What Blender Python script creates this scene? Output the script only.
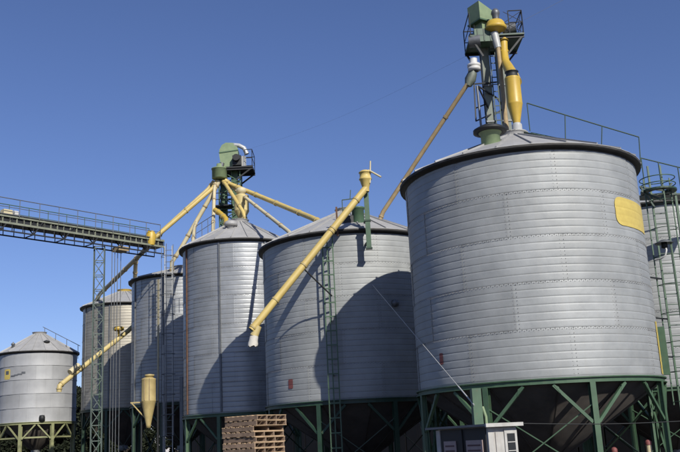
import bpy, math, random
from mathutils import Vector, Matrix
random.seed(7)
PI = math.pi
R = math.radians
sc = bpy.context.scene
for o in list(bpy.data.objects):
    bpy.data.objects.remove(o)
col = sc.collection

# ------------------------------------------------------------------ camera
CAM_H, PITCH, ROLL, FPX = 1.6, R(13.85), R(-2.84), 880.0
fw = Vector((0, math.cos(PITCH), math.sin(PITCH)))
up0 = Vector((0, -math.sin(PITCH), math.cos(PITCH)))
rt0 = Vector((1, 0, 0))
CR = rt0 * math.cos(ROLL) + up0 * math.sin(ROLL)
CU = -rt0 * math.sin(ROLL) + up0 * math.cos(ROLL)
CO = Vector((0, 0, CAM_H))
cam = bpy.data.cameras.new('camera')
cam_o = bpy.data.objects.new('camera', cam)
col.objects.link(cam_o)
cam_o.matrix_world = Matrix(((CR.x, CU.x, -fw.x, 0), (CR.y, CU.y, -fw.y, 0), (CR.z, CU.z, -fw.z, CAM_H), (0, 0, 0, 1)))
cam.sensor_width = 36
cam.lens = FPX / 680 * 36
cam.clip_end = 4000
sc.camera = cam_o

# ------------------------------------------------------------------ light
SUN_EL, SUN_AZ = 34.5, 151.8            # azimuth clockwise from +Y
sd = Vector((math.sin(R(SUN_AZ)) * math.cos(R(SUN_EL)), math.cos(R(SUN_AZ)) * math.cos(R(SUN_EL)), math.sin(R(SUN_EL))))
w = bpy.data.worlds.new('World')
sc.world = w
w.use_nodes = True
nt = w.node_tree
nt.nodes.clear()
sky = nt.nodes.new('ShaderNodeTexSky')
sky.sky_type = 'NISHITA'
sky.sun_disc = False
sky.sun_elevation = R(SUN_EL)
sky.sun_rotation = R(SUN_AZ)
sky.altitude = 300
sky.air_density = 1.0
sky.dust_density = 0.3
sky.ozone_density = 6.0
bg = nt.nodes.new('ShaderNodeBackground')
bg.inputs['Strength'].default_value = 0.108
wo = nt.nodes.new('ShaderNodeOutputWorld')
tint = nt.nodes.new('ShaderNodeMixRGB')      # white balance of the blue
tint.blend_type = 'MULTIPLY'
tint.inputs['Fac'].default_value = 1.0
tint.inputs['Color2'].default_value = (0.88, 0.79, 0.92, 1)
nt.links.new(sky.outputs[0], tint.inputs['Color1'])
nt.links.new(tint.outputs[0], bg.inputs[0])
nt.links.new(bg.outputs[0], wo.inputs[0])
sun = bpy.data.lights.new('sun', 'SUN')
sun.energy = 4.9
sun.angle = R(0.55)
sun.color = (1.0, 0.96, 0.875)
sun_o = bpy.data.objects.new('sun', sun)
col.objects.link(sun_o)
sun_o.location = sd * 80
sun_o.rotation_euler = (-sd).to_track_quat('-Z', 'Y').to_euler()
sc.view_settings.view_transform = 'Standard'
sc.view_settings.look = 'None'
sc.view_settings.gamma = 1.0
sc.view_settings.exposure = 0.13
sc.view_settings.use_curve_mapping = False
sc.render.engine = 'CYCLES'


# ------------------------------------------------------------------ pixel helpers (photo is 680 x 452)
def ray(px, py):
    return (fw * FPX + CR * (px - 340) + CU * (226 - py)).normalized()


def P(px, py, Y):
    d = ray(px, py)
    return CO + d * (Y / d.y)


def Pz(px, py, z):
    d = ray(px, py)
    return CO + d * ((z - CAM_H) / d.z)


def Pcyl(px, py, X, Y, r):
    d = ray(px, py)
    a = d.x ** 2 + d.y ** 2
    b = -2 * (d.x * X + d.y * Y)
    c = X * X + Y * Y - r * r
    D = max(b * b - 4 * a * c, 0)
    return CO + d * ((-b - math.sqrt(D)) / (2 * a))


# ------------------------------------------------------------------ materials
MATS = {}
ALB = 0.56                # lowers all base colours so shade reads deeper against the sky


def mat(name, c1, c2=None, rough=0.6, metal=0.0, scale=3.0, detail=6, mixw=1.0, streak=0.0, streakc=(0.1, 0.09, 0.08),
        rnd=0.0, bump=0.0, bscale=40, spec=0.5, fine=0.0, specks=0.0):
    m = bpy.data.materials.new(name)
    m.use_nodes = True
    t = m.node_tree
    N = t.nodes
    L = t.links
    b = N['Principled BSDF']
    geo = N.new('ShaderNodeNewGeometry')
    c1 = tuple(x * ALB for x in c1)
    c2 = tuple(x * ALB for x in c2) if c2 else tuple(min(1, x * 0.8) for x in c1)
    nz = N.new('ShaderNodeTexNoise')
    nz.inputs['Scale'].default_value = scale
    nz.inputs['Detail'].default_value = detail
    nz.inputs['Roughness'].default_value = 0.62
    L.new(geo.outputs['Position'], nz.inputs['Vector'])
    rp = N.new('ShaderNodeValToRGB')
    rp.color_ramp.elements[0].position = 0.36
    rp.color_ramp.elements[1].position = 0.64
    rp.color_ramp.elements[0].color = (*c2, 1)
    rp.color_ramp.elements[1].color = (*c1, 1)
    L.new(nz.outputs['Fac'], rp.inputs['Fac'])
    out = rp.outputs['Color']
    if streak > 0:
        mp = N.new('ShaderNodeMapping')
        mp.inputs['Scale'].default_value = (5.5, 5.5, 0.28)
        L.new(geo.outputs['Position'], mp.inputs['Vector'])
        n2 = N.new('ShaderNodeTexNoise')
        n2.inputs['Scale'].default_value = 1.0
        n2.inputs['Detail'].default_value = 8
        n2.inputs['Roughness'].default_value = 0.7
        L.new(mp.outputs[0], n2.inputs['Vector'])
        r2 = N.new('ShaderNodeValToRGB')
        r2.color_ramp.elements[0].position = 0.5
        r2.color_ramp.elements[1].position = 0.78
        r2.color_ramp.elements[0].color = (0, 0, 0, 1)
        r2.color_ramp.elements[1].color = (streak, streak, streak, 1)
        L.new(n2.outputs['Fac'], r2.inputs['Fac'])
        mx = N.new('ShaderNodeMixRGB')
        L.new(r2.outputs['Color'], mx.inputs['Fac'])
        L.new(out, mx.inputs['Color1'])
        mx.inputs['Color2'].default_value = (*streakc, 1)
        out = mx.outputs['Color']
    if specks > 0:
        n3 = N.new('ShaderNodeTexNoise')
        n3.inputs['Scale'].default_value = 9.0
        n3.inputs['Detail'].default_value = 9
        n3.inputs['Roughness'].default_value = 0.75
        L.new(geo.outputs['Position'], n3.inputs['Vector'])
        r3 = N.new('ShaderNodeValToRGB')
        r3.color_ramp.elements[0].position = 0.60
        r3.color_ramp.elements[1].position = 0.68
        r3.color_ramp.elements[0].color = (0, 0, 0, 1)
        r3.color_ramp.elements[1].color = (specks, specks, specks, 1)
        L.new(n3.outputs['Fac'], r3.inputs['Fac'])
        mx = N.new('ShaderNodeMixRGB')
        L.new(r3.outputs['Color'], mx.inputs['Fac'])
        L.new(out, mx.inputs['Color1'])
        mx.inputs['Color2'].default_value = (0.13, 0.055, 0.025, 1)
        out = mx.outputs['Color']
    if rnd > 0:
        oi = N.new('ShaderNodeObjectInfo')
        mr = N.new('ShaderNodeMapRange')
        mr.inputs['To Min'].default_value = 1 - rnd
        mr.inputs['To Max'].default_value = 1 + rnd
        L.new(oi.outputs['Random'], mr.inputs['Value'])
        vm = N.new('ShaderNodeVectorMath')
        vm.operation = 'SCALE'
        L.new(out, vm.inputs[0])
        L.new(mr.outputs[0], vm.inputs['Scale'])
        out = vm.outputs[0]
    L.new(out, b.inputs['Base Color'])
    b.inputs['Metallic'].default_value = metal
    b.inputs['Specular IOR Level'].default_value = spec
    rr = N.new('ShaderNodeMapRange')
    rr.inputs['To Min'].default_value = max(0.05, rough - 0.09)
    rr.inputs['To Max'].default_value = min(1, rough + 0.09)
    L.new(nz.outputs['Fac'], rr.inputs['Value'])
    L.new(rr.outputs[0], b.inputs['Roughness'])
    if bump > 0:
        n4 = N.new('ShaderNodeTexNoise')
        n4.inputs['Scale'].default_value = bscale
        n4.inputs['Detail'].default_value = 5
        L.new(geo.outputs['Position'], n4.inputs['Vector'])
        bp = N.new('ShaderNodeBump')
        bp.inputs['Strength'].default_value = bump
        bp.inputs['Distance'].default_value = 0.02
        L.new(n4.outputs['Fac'], bp.inputs['Height'])
        L.new(bp.outputs[0], b.inputs['Normal'])
    MATS[name] = m
    return m


mat('galv', (0.575, 0.592, 0.585), (0.455, 0.47, 0.465), rough=0.56, metal=0.16, scale=1.1, streak=0.6, streakc=(0.30, 0.30, 0.285), rnd=0.06, bump=0.22, bscale=4, specks=0.10)
mat('galv_bright', (0.62, 0.635, 0.64), (0.49, 0.505, 0.51), rough=0.43, metal=0.42, scale=1.1, streak=0.6, streakc=(0.30, 0.30, 0.29), rnd=0.055, bump=0.25, bscale=4, specks=0.12)
mat('galv_warm', (0.66, 0.61, 0.50), (0.54, 0.50, 0.42), rough=0.5, metal=0.4, scale=1.3, streak=0.5, streakc=(0.26, 0.23, 0.19), rnd=0.06, bump=0.12, bscale=5)
mat('galv_flat', (0.60, 0.605, 0.61), (0.51, 0.515, 0.52), rough=0.6, metal=0.12, scale=1.0, streak=0.4, streakc=(0.26, 0.255, 0.25), rnd=0.09, bump=0.1, bscale=4)
mat('roof', (0.66, 0.65, 0.63), (0.56, 0.55, 0.53), rough=0.6, metal=0.1, scale=1.6, rnd=0.06, streak=0.2)
mat('bolt', (0.24, 0.20, 0.17), (0.17, 0.13, 0.10), rough=0.7, metal=0.2, scale=2.0)
mat('eave', (0.085, 0.08, 0.075), (0.05, 0.048, 0.045), rough=0.7)  # near-black tone for the shade under the roof overhang
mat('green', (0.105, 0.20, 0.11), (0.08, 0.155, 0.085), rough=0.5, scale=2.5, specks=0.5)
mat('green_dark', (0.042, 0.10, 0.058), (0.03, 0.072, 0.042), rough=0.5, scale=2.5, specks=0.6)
mat('green_pale', (0.36, 0.47, 0.25), (0.29, 0.39, 0.21), rough=0.55, scale=3, specks=0.4)
mat('olive', (0.44, 0.45, 0.22), (0.36, 0.37, 0.18), rough=0.6, scale=3, specks=0.3)
mat('yellow', (0.92, 0.62, 0.08), (0.80, 0.53, 0.07), rough=0.45, scale=2.2, streak=0.55, streakc=(0.3, 0.2, 0.08), specks=0.28)
mat('yellow_pale', (0.95, 0.77, 0.34), (0.82, 0.65, 0.28), rough=0.55, scale=2.2, streak=0.55, streakc=(0.32, 0.25, 0.14), specks=0.28)
mat('yellow_mid', (0.97, 0.74, 0.25), (0.86, 0.64, 0.21), rough=0.5, scale=2.2, streak=0.5, streakc=(0.5, 0.38, 0.16), specks=0.28)
mat('ochre', (0.80, 0.63, 0.27), (0.62, 0.48, 0.20), rough=0.6, scale=2.2, streak=0.7, streakc=(0.3, 0.22, 0.11), specks=0.3)
mat('cream', (0.95, 0.83, 0.52), (0.82, 0.71, 0.44), rough=0.6, scale=2.2, streak=0.5, streakc=(0.5, 0.42, 0.28), specks=0.2)
mat('tan', (0.60, 0.45, 0.24), (0.48, 0.35, 0.18), rough=0.6, scale=4, specks=0.4)
mat('decal', (0.98, 0.76, 0.19), (0.88, 0.66, 0.16), rough=0.5, scale=5)
mat('decal_mark', (0.85, 0.66, 0.20), rough=0.5)
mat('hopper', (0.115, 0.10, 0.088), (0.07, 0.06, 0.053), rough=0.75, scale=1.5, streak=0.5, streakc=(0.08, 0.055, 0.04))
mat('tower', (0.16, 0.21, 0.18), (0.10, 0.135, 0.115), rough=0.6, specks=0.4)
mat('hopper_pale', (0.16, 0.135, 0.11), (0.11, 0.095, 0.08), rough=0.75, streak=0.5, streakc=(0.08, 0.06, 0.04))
mat('trunk', (0.30, 0.34, 0.27), (0.21, 0.24, 0.19), rough=0.6, specks=0.5, streak=0.4)
mat('rust', (0.25, 0.12, 0.06), (0.13, 0.065, 0.04), rough=0.8, scale=8)
mat('steel', (0.30, 0.31, 0.32), (0.22, 0.23, 0.24), rough=0.5, metal=0.5)
mat('steel_light', (0.80, 0.80, 0.77), (0.66, 0.66, 0.63), rough=0.5, metal=0.2)
mat('dark', (0.022, 0.024, 0.026), (0.016, 0.017, 0.018), rough=0.6)
mat('white', (1.0, 0.98, 0.93), (0.88, 0.86, 0.82), rough=0.55, scale=4, streak=0.25, streakc=(0.4, 0.37, 0.32))
mat('hut_white', (0.80, 0.78, 0.73), (0.62, 0.60, 0.56), rough=0.7, scale=2.5, streak=0.6, streakc=(0.35, 0.31, 0.26), specks=0.2)
mat('canvas', (1.0, 0.95, 0.85), (0.85, 0.8, 0.7), rough=0.9, bump=0.3, bscale=30)
mat('red', (0.42, 0.035, 0.025), rough=0.6)
mat('red_dull', (0.36, 0.11, 0.10), rough=0.7)
mat('wood', (0.80, 0.56, 0.34), (0.58, 0.40, 0.24), rough=0.8, scale=6, rnd=0.22, specks=0.15)
mat('wood_grey', (0.42, 0.29, 0.20), (0.28, 0.19, 0.13), rough=0.85, scale=6, rnd=0.22)
mat('ground', (0.07, 0.064, 0.055), (0.046, 0.042, 0.037), rough=0.95, scale=0.35, bump=0.5, bscale=18)
mat('shed', (0.022, 0.021, 0.02), (0.015, 0.014, 0.014), rough=0.8, streak=0.4, streakc=(0.05, 0.03, 0.02))  # near-black so the added shed reads as gloom
mat('bark', (0.05, 0.038, 0.028), rough=0.95, scale=8)
mat('leaf', (0.040, 0.050, 0.024), (0.022, 0.030, 0.015), rough=0.75, scale=1.2, spec=0.2)
mat('glass', (0.04, 0.045, 0.05), rough=0.12, spec=0.6)
mat('panel_pink', (0.62, 0.48, 0.45), (0.52, 0.40, 0.38), rough=0.6)
mat('panel_text', (0.2, 0.11, 0.11), rough=0.7)
mat('conveyor', (0.36, 0.38, 0.28), (0.27, 0.29, 0.21), rough=0.6, specks=0.3)


# ------------------------------------------------------------------ mesh builder
class MB:
    def __init__(s):
        s.v = []
        s.f = []
        s.sm = []

    def quadgrid(s, rows, closed=False, smooth=True):
        b = len(s.v)
        n = len(rows[0])
        for r in rows:
            s.v += [tuple(p) for p in r]
        for i in range(len(rows) - 1):
            for j in range(n if closed else n - 1):
                k = (j + 1) % n
                s.f.append((b + i * n + j, b + i * n + k, b + (i + 1) * n + k, b + (i + 1) * n + j))
                s.sm.append(smooth)
        return s

    def poly(s, pts, smooth=False):
        b = len(s.v)
        s.v += [tuple(p) for p in pts]
        s.f.append(tuple(range(b, b + len(pts))))
        s.sm.append(smooth)
        return s

    def hexa(s, c):                      # 8 corners: bottom 4 ccw, top 4 ccw
        b = len(s.v)
        s.v += [tuple(p) for p in c]
        for q in ((3, 2, 1, 0), (4, 5, 6, 7), (0, 1, 5, 4), (1, 2, 6, 5), (2, 3, 7, 6), (3, 0, 4, 7)):
            s.f.append(tuple(b + k for k in q))
            s.sm.append(False)
        return s

    def box(s, c, size, rz=0.0):
        hx, hy, hz = size[0] / 2, size[1] / 2, size[2] / 2
        ca, sa = math.cos(rz), math.sin(rz)
        pts = []
        for z in (-hz, hz):
            for x, y in ((-hx, -hy), (hx, -hy), (hx, hy), (-hx, hy)):
                pts.append((c[0] + x * ca - y * sa, c[1] + x * sa + y * ca, c[2] + z))
        return s.hexa(pts)

    def bar(s, p, q, wd, ht=None, upv=(0, 0, 1)):
        p, q = Vector(p), Vector(q)
        ht = ht or wd
        d = (q - p).normalized()
        u = Vector(upv)
        if abs(d.dot(u)) > 0.96:
            u = Vector((0, 1, 0)) if abs(d.y) < 0.9 else Vector((1, 0, 0))
        a = d.cross(u).normalized()
        b = a.cross(d).normalized()
        a *= wd / 2
        b *= ht / 2
        return s.hexa([p - a - b, p + a - b, q + a - b, q - a - b, p - a + b, p + a + b, q + a + b, q - a + b])

    def tube(s, pts, r, n=12, cap=True, radii=None):
        pts = [Vector(p) for p in pts]
        rows = []
        ref = None
        for i, p in enumerate(pts):
            if i == 0:
                d = pts[1] - p
            elif i == len(pts) - 1:
                d = p - pts[i - 1]
            else:
                d = (pts[i + 1] - p).normalized() + (p - pts[i - 1]).normalized()
            d.normalize()
            if ref is None:
                ref = Vector((0, 0, 1)) if abs(d.z) < 0.9 else Vector((1, 0, 0))
            a = d.cross(ref).normalized()
            b = a.cross(d).normalized()
            ref = b
            rr = radii[i] if radii else r
            rows.append([p + (a * math.cos(2 * PI * k / n) + b * math.sin(2 * PI * k / n)) * rr for k in range(n)])
        s.quadgrid(rows, closed=True)
        if cap:
            s.poly(list(reversed(rows[0])))
            s.poly(rows[-1])
        return s

    def lathe(s, prof, c, n=32, smooth=True, a0=0, a1=2 * PI):
        full = abs(a1 - a0 - 2 * PI) < 1e-6
        m = n if full else n + 1
        rows = [[(c[0] + r * math.cos(a0 + (a1 - a0) * k / n), c[1] + r * math.sin(a0 + (a1 - a0) * k / n), c[2] + z) for k in range(m)] for r, z in prof]
        return s.quadgrid(rows, closed=full, smooth=smooth)

    def mesh(s, name, m, off=(0, 0, 0)):
        me = bpy.data.meshes.new(name)
        ox, oy, oz = off
        me.from_pydata([(x - ox, y - oy, z - oz) for x, y, z in s.v], [], s.f)
        me.polygons.foreach_set('use_smooth', s.sm)
        me.materials.append(MATS[m])
        me.update()
        return me

    def build(s, name, m, parent=None, root=None):
        off = root.location if root else (parent.location if parent else (0, 0, 0))
        return link(name, s.mesh(name, m, off), parent)


def link(name, me, parent=None, mw=None):
    o = bpy.data.objects.new(name, me)
    col.objects.link(o)
    if parent:
        o.parent = parent
    if mw is not None:
        o.matrix_local = mw
    return o


def tag(o, label, cat, group=None, kind=None):
    o['label'] = label
    o['category'] = cat
    if group:
        o['group'] = group
    if kind:
        o['kind'] = kind
    return o


def thing(name, loc, label, cat, group=None):
    o = bpy.data.objects.new(name, None)
    o.empty_display_size = 0.2
    col.objects.link(o)
    o.location = loc
    return tag(o, label, cat, group)


def single(name, mb, m, loc, label, cat, group=None):
    o = link(name, mb.mesh(name, m, loc))
    o.location = loc
    return tag(o, label, cat, group)


# ------------------------------------------------------------------ setting
g = MB()
g.quadgrid([[(x, y, 0) for x in (-1500, -60, 60, 1500)] for y in (-300, 0, 130, 2500)], smooth=False)
ground = g.build('ground', 'ground')
ground['kind'] = 'structure'

ROWU = Vector((-0.555, 0.832, 0))
ROWN = Vector((0.832, 0.555, 0))


# ------------------------------------------------------------------ grain bins
def rib_profile(rh, ribs, amp, spr=6):
    pts = []
    for i in range(ribs):
        for t, h in RIB[:-1]:
            pts.append((amp * h, (i + t) / ribs * rh))
    pts.append((0, rh))
    return pts


def rib_h(t):
    for (t0, h0), (t1, h1) in zip(RIB, RIB[1:]):
        if t <= t1:
            return h0 + (h1 - h0) * (t - t0) / (t1 - t0)
    return 0


RIB = ((0.0, 0.0), (0.035, 0.6), (0.09, 0.92), (0.22, 1.0), (0.78, 1.0), (0.91, 0.92), (0.965, 0.6), (1.0, 0.0))
BINS = {}


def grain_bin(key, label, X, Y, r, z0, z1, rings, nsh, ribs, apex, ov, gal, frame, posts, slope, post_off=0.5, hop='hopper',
              npanel=24, stiff=0, braces=True, postw=0.16, rust_at=None, amp=0.011, knee=1.0, midring=None, detail=True, group='grain bins in the row'):
    root = thing('grain_bin', (X, Y, 0), label, 'grain bin', group)
    BINS[key] = dict(root=root, X=X, Y=Y, r=r, z0=z0, z1=z1, amp=amp, ribs=ribs, rh=(z1 - z0) / rings)
    face = math.atan2(-Y, -X)
    rh = (z1 - z0) / rings
    # one curved sheet, shared by the whole bin
    step = 2 * PI / nsh
    lap = R(1.2)
    nseg = 8
    if ribs:
        prof = rib_profile(rh, ribs, amp)
    else:
        prof = [(0.012, -0.03), (0.004, 0.02), (0.0, rh * 0.5), (-0.004, rh)]
    prof = [(prof[0][0] + 0.014, -0.05)] + prof[0 if ribs else 1:]
    mb = MB()
    rows = []
    for a, z in prof:
        row = []
        for k in range(nseg + 1):
            t = k / nseg
            th = t * (step + lap)
            rr = r + a + 0.010 * t
            row.append((rr * math.cos(th), rr * math.sin(th), z))
        rows.append(row)
    mb.quadgrid(rows)
    sheet = mb.mesh('wall_sheet', gal)
    for j in range(rings):
        for k in range(nsh):
            th = face + (k + 0.5 * (j % 2) + 0.33) * step
            link('wall_sheet', sheet, root, Matrix.Translation((0, 0, z0 + j * rh)) @ Matrix.Rotation(th, 4, 'Z'))
    # bolts along the laps
    if detail:
        mb = MB()

        def bolt(th, z, rad, s=0.013):
            c, s_ = math.cos(th), math.sin(th)
            cx, cy = rad * c, rad * s_
            tip = (cx + 0.014 * c, cy + 0.014 * s_, z)
            ring = [(cx + s * math.cos(q) * -s_, cy + s * math.cos(q) * c, z + s * math.sin(q)) for q in (PI / 4, 3 * PI / 4, 5 * PI / 4, 7 * PI / 4)]
            b = len(mb.v)
            mb.v += [tip] + ring
            for i in range(4):
                mb.f.append((b, b + 1 + i, b + 1 + (i + 1) % 4))
                mb.sm.append(False)
        nb = int(2 * PI * r / 0.125)
        for j in range(1, rings):
            for k in range(nb):
                bolt(2 * PI * k / nb, z0 + j * rh - 0.012, r + 0.022)
                if ribs:
                    bolt(2 * PI * (k + 0.5) / nb, z0 + j * rh - 0.04, r + 0.024, 0.010)
        for j in range(rings):
            for k in range(nsh):
                th = face + (k + 0.5 * (j % 2) + 0.33) * step
                nv = max(8, ribs * 2)
                for q in range(nv):
                    z = z0 + j * rh + rh * (q + 0.5) / nv
                    for e in (0.0, 0.12):
                        bolt(th + lap * 0.5 + e / r, z, r + amp * 0.9 + 0.008, 0.011)
        bo = link('bolts', mb.mesh('bolts', 'bolt'), root)
        bo['kind'] = 'stuff'
    # roof of wedge panels with standing seams
    zt = z1 + 0.02
    ro = r + ov
    rc = 0.42
    mb = MB()
    st = 2 * PI / npanel
    for (ra, za, rb, zb) in ((rc, apex, ro, zt),):
        ns = 2
        top = [(ra * math.cos(st * k / ns), ra * math.sin(st * k / ns), za) for k in range(ns + 1)]
        bot = [(rb * math.cos(st * k / ns), rb * math.sin(st * k / ns), zb) for k in range(ns + 1)]
        lip = [(rb * math.cos(st * k / ns), rb * math.sin(st * k / ns), zb - 0.015) for k in range(ns + 1)]
        und = [((rb - 0.03) * math.cos(st * k / ns), (rb - 0.03) * math.sin(st * k / ns), zb - 0.015) for k in range(ns + 1)]
        mb.quadgrid([top, bot], smooth=False)
        mb.quadgrid([bot, lip, und], smooth=False)
        mb.bar((ra, 0, za + 0.022), (rb, 0, zb + 0.022), 0.035, 0.05)
    pan = mb.mesh('roof_panel', 'roof')
    for k in range(npanel):
        link('roof_panel', pan, root, Matrix.Rotation(face + (k + 0.5) * st, 4, 'Z'))
    mb = MB()
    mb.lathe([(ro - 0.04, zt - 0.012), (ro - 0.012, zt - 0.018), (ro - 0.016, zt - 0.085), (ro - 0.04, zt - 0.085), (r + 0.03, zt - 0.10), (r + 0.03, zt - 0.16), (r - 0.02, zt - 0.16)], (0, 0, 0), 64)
    link('eave_shade_ring', mb.mesh('eave_shade_ring', 'eave'), root)  # dark ring paints the overhang's shade along the roof edge
    mb = MB()
    mb.lathe([(rc + 0.05, apex - 0.06), (rc + 0.05, apex + 0.12), (rc + 0.1, apex + 0.14), (0.15, apex + 0.18), (0.0, apex + 0.19)], (0, 0, 0), 20)
    link('roof_cap', mb.mesh('roof_cap', 'yellow' if key == 'B' else 'roof'), root)
    # base ring and legs
    mb = MB()
    zb = z0 - 0.03
    mb.lathe([(r + 0.035, zb), (r + 0.10, zb), (r + 0.10, zb - 0.035), (r + 0.04, zb - 0.035), (r + 0.04, zb - 0.13), (r + 0.10, zb - 0.13), (r + 0.10, zb - 0.16), (r - 0.05, zb - 0.16), (r - 0.05, zb)], (0, 0, 0), 72, smooth=False)
    link('ring_beam', mb.mesh('ring_beam', frame), root)
    zr = zb - 0.16
    mb = MB()
    hw = postw / 2
    mb.box((0, 0, zr / 2 + 0.01), (0.02, postw, zr - 0.02))
    mb.box((hw - 0.01, 0, zr / 2 + 0.01), (0.02, postw, zr - 0.02))
    mb.box((-hw + 0.01, 0, zr / 2 + 0.01), (0.02, postw, zr - 0.02))
    mb = MB()
    mb.box((-hw + 0.012, 0, zr / 2 + 0.012), (0.02, postw, zr - 0.024))
    mb.box((hw - 0.012, 0, zr / 2 + 0.012), (0.02, postw, zr - 0.024))
    mb.box((0, 0, zr / 2 + 0.012), (postw - 0.045, 0.022, zr - 0.03))
    post = mb.mesh('post', frame)
    mb = MB()
    mb.box((0, 0, 0.012), (0.36, 0.36, 0.024))
    plate = mb.mesh('base_plate', frame)
    pr = r + 0.02
    angs = [face + (k + post_off) * 2 * PI / posts for k in range(posts)]
    for a in angs:
        po = link('post', post, root, Matrix.Translation((pr * math.cos(a), pr * math.sin(a), 0)) @ Matrix.Rotation(a, 4, 'Z'))
        link('base_plate', plate, po)
    for i, a in enumerate(angs):
        for sg in (-1, 1):
            da = sg * knee / r
            p = (pr * math.cos(a) - sg * hw * math.sin(a), pr * math.sin(a) + sg * hw * math.cos(a), zr - knee)
            q = (pr * math.cos(a + da), pr * math.sin(a + da), zr - 0.03)
            m2 = MB()
            m2.bar(p, q, 0.085, 0.085)
            pv, qv = Vector(p), Vector(q)
            dv = (qv - pv).normalized()
            nv_ = Vector((math.cos(a), math.sin(a), 0)) * 0.052
            m2.hexa([qv - dv * 0.26 - nv_ + Vector((0, 0, -.06)), qv - dv * 0.26 + nv_ + Vector((0, 0, -.06)), qv + nv_, qv - nv_,
                     qv - dv * 0.20 - nv_ + Vector((0, 0, .08)), qv - dv * 0.20 + nv_ + Vector((0, 0, .08)), qv + nv_ + Vector((0, 0, .022)), qv - nv_ + Vector((0, 0, .022))])
            link('knee_brace', m2.mesh('knee_brace', frame), root)
        b = angs[(i + 1) % posts]
        if braces:
            pa = Vector((pr * math.cos(a), pr * math.sin(a), 0))
            pb = Vector((pr * math.cos(b), pr * math.sin(b), 0))
            back = math.cos((a + b) / 2 - face) < 0.5
            if back:
                for (u0, u1, off) in ((0.35, zr - 0.55, 0.03), (zr - 0.55, 0.35, -0.03)):
                    m2 = MB()
                    n = (pa + pb).normalized() * off
                    m2.bar(pa + n + Vector((0, 0, u0)), pb + n + Vector((0, 0, u1)), 0.05, 0.03)
                    link('cross_brace', m2.mesh('cross_brace', frame), root)
        if midring:
            pa = Vector((pr * math.cos(a), pr * math.sin(a), zr - midring))
            pb = Vector((pr * math.cos(b), pr * math.sin(b), zr - midring))
            m2 = MB()
            m2.bar(pa, pb, 0.08, 0.10)
            link('tie_beam', m2.mesh('tie_beam', frame), root)
    # hopper cone of plates
    zbm = z0 - 0.19
    dep = (r - 0.33) * math.tan(R(slope))
    mb = MB()
    ns = 12
    hs = 2 * PI / ns
    mb.quadgrid([[((rr + (0.006 if k == 3 else 0)) * math.cos(hs * k / 3), (rr + (0.006 if k == 3 else 0)) * math.sin(hs * k / 3), z) for k in range(4)]
                 for rr, z in ((r - 0.06, zbm + 0.05), (r - 0.06, zbm), (0.30, zbm - dep))])
    mb.bar(((r - 0.08), 0, zbm - 0.03), (0.32, 0, zbm - dep - 0.01), 0.03, 0.03)
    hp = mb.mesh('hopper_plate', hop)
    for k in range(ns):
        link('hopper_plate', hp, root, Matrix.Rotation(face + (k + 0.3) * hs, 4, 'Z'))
    mb = MB()
    zc = zbm - dep
    mb.lathe([(0.31, zc + 0.05), (0.31, zc - 0.18), (0.40, zc - 0.18), (0.40, zc - 0.24), (0.24, zc - 0.24), (0.24, zc - 0.34), (0.0, zc - 0.34)], (0, 0, 0), 20, smooth=False)
    link('slide_gate', mb.mesh('slide_gate', 'steel'), root)
    for k in range(stiff):
        a = face + R(25) + k * 2 * PI / stiff
        mb = MB()
        mb.box((r + 0.045, 0, (z0 + z1) / 2 - 0.05), (0.055, 0.085, z1 - z0 - 0.15))
        isr = rust_at is not None and abs(((a - face - R(rust_at) + PI) % (2 * PI)) - PI) < R(12)
        link('stiffener', mb.mesh('stiffener', 'rust' if isr else 'steel'), root, Matrix.Rotation(a, 4, 'Z'))
    return root


def wall_patch(key, name, m, px0, py0, px1, py1, rounded=0.0, off=0.020, na=14, nz=24, sub=None):
    """painted patch lying on a bin wall, following its ribs"""
    B = BINS[key]
    a = Pcyl(px0, py0, B['X'], B['Y'], B['r'] + 0.01)
    b = Pcyl(px1, py1, B['X'], B['Y'], B['r'] + 0.01)
    a0 = math.atan2(a.y - B['Y'], a.x - B['X'])
    a1 = math.atan2(b.y - B['Y'], b.x - B['X'])
    if a1 < a0 - PI:
        a1 += 2 * PI
    return a0, a1, a.z, b.z


def patch_mesh(key, a0, a1, zb, zt, rounded=0.0, off=0.018, na=16, nz=30):
    B = BINS[key]
    mb = MB()
    rows = []
    for j in range(nz + 1):
        z = zb + (zt - zb) * j / nz
        t = ((z - B['z0']) / B['rh']) % 1.0
        rib = B['amp'] * rib_h((B['ribs'] * t) % 1.0) if B['ribs'] else 0
        rr = B['r'] + rib + off
        d = min(z - zb, zt - z)
        ins = 0.0
        if rounded > 0 and d < rounded:
            ins = (rounded - math.sqrt(max(0, rounded ** 2 - (rounded - d) ** 2))) / B['r']
        rows.append([(B['X'] + rr * math.cos(a0 + ins + (a1 - a0 - 2 * ins) * k / na), B['Y'] + rr * math.sin(a0 + ins + (a1 - a0 - 2 * ins) * k / na), z) for k in range(na + 1)])
    mb.quadgrid(rows)
    return mb


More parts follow.
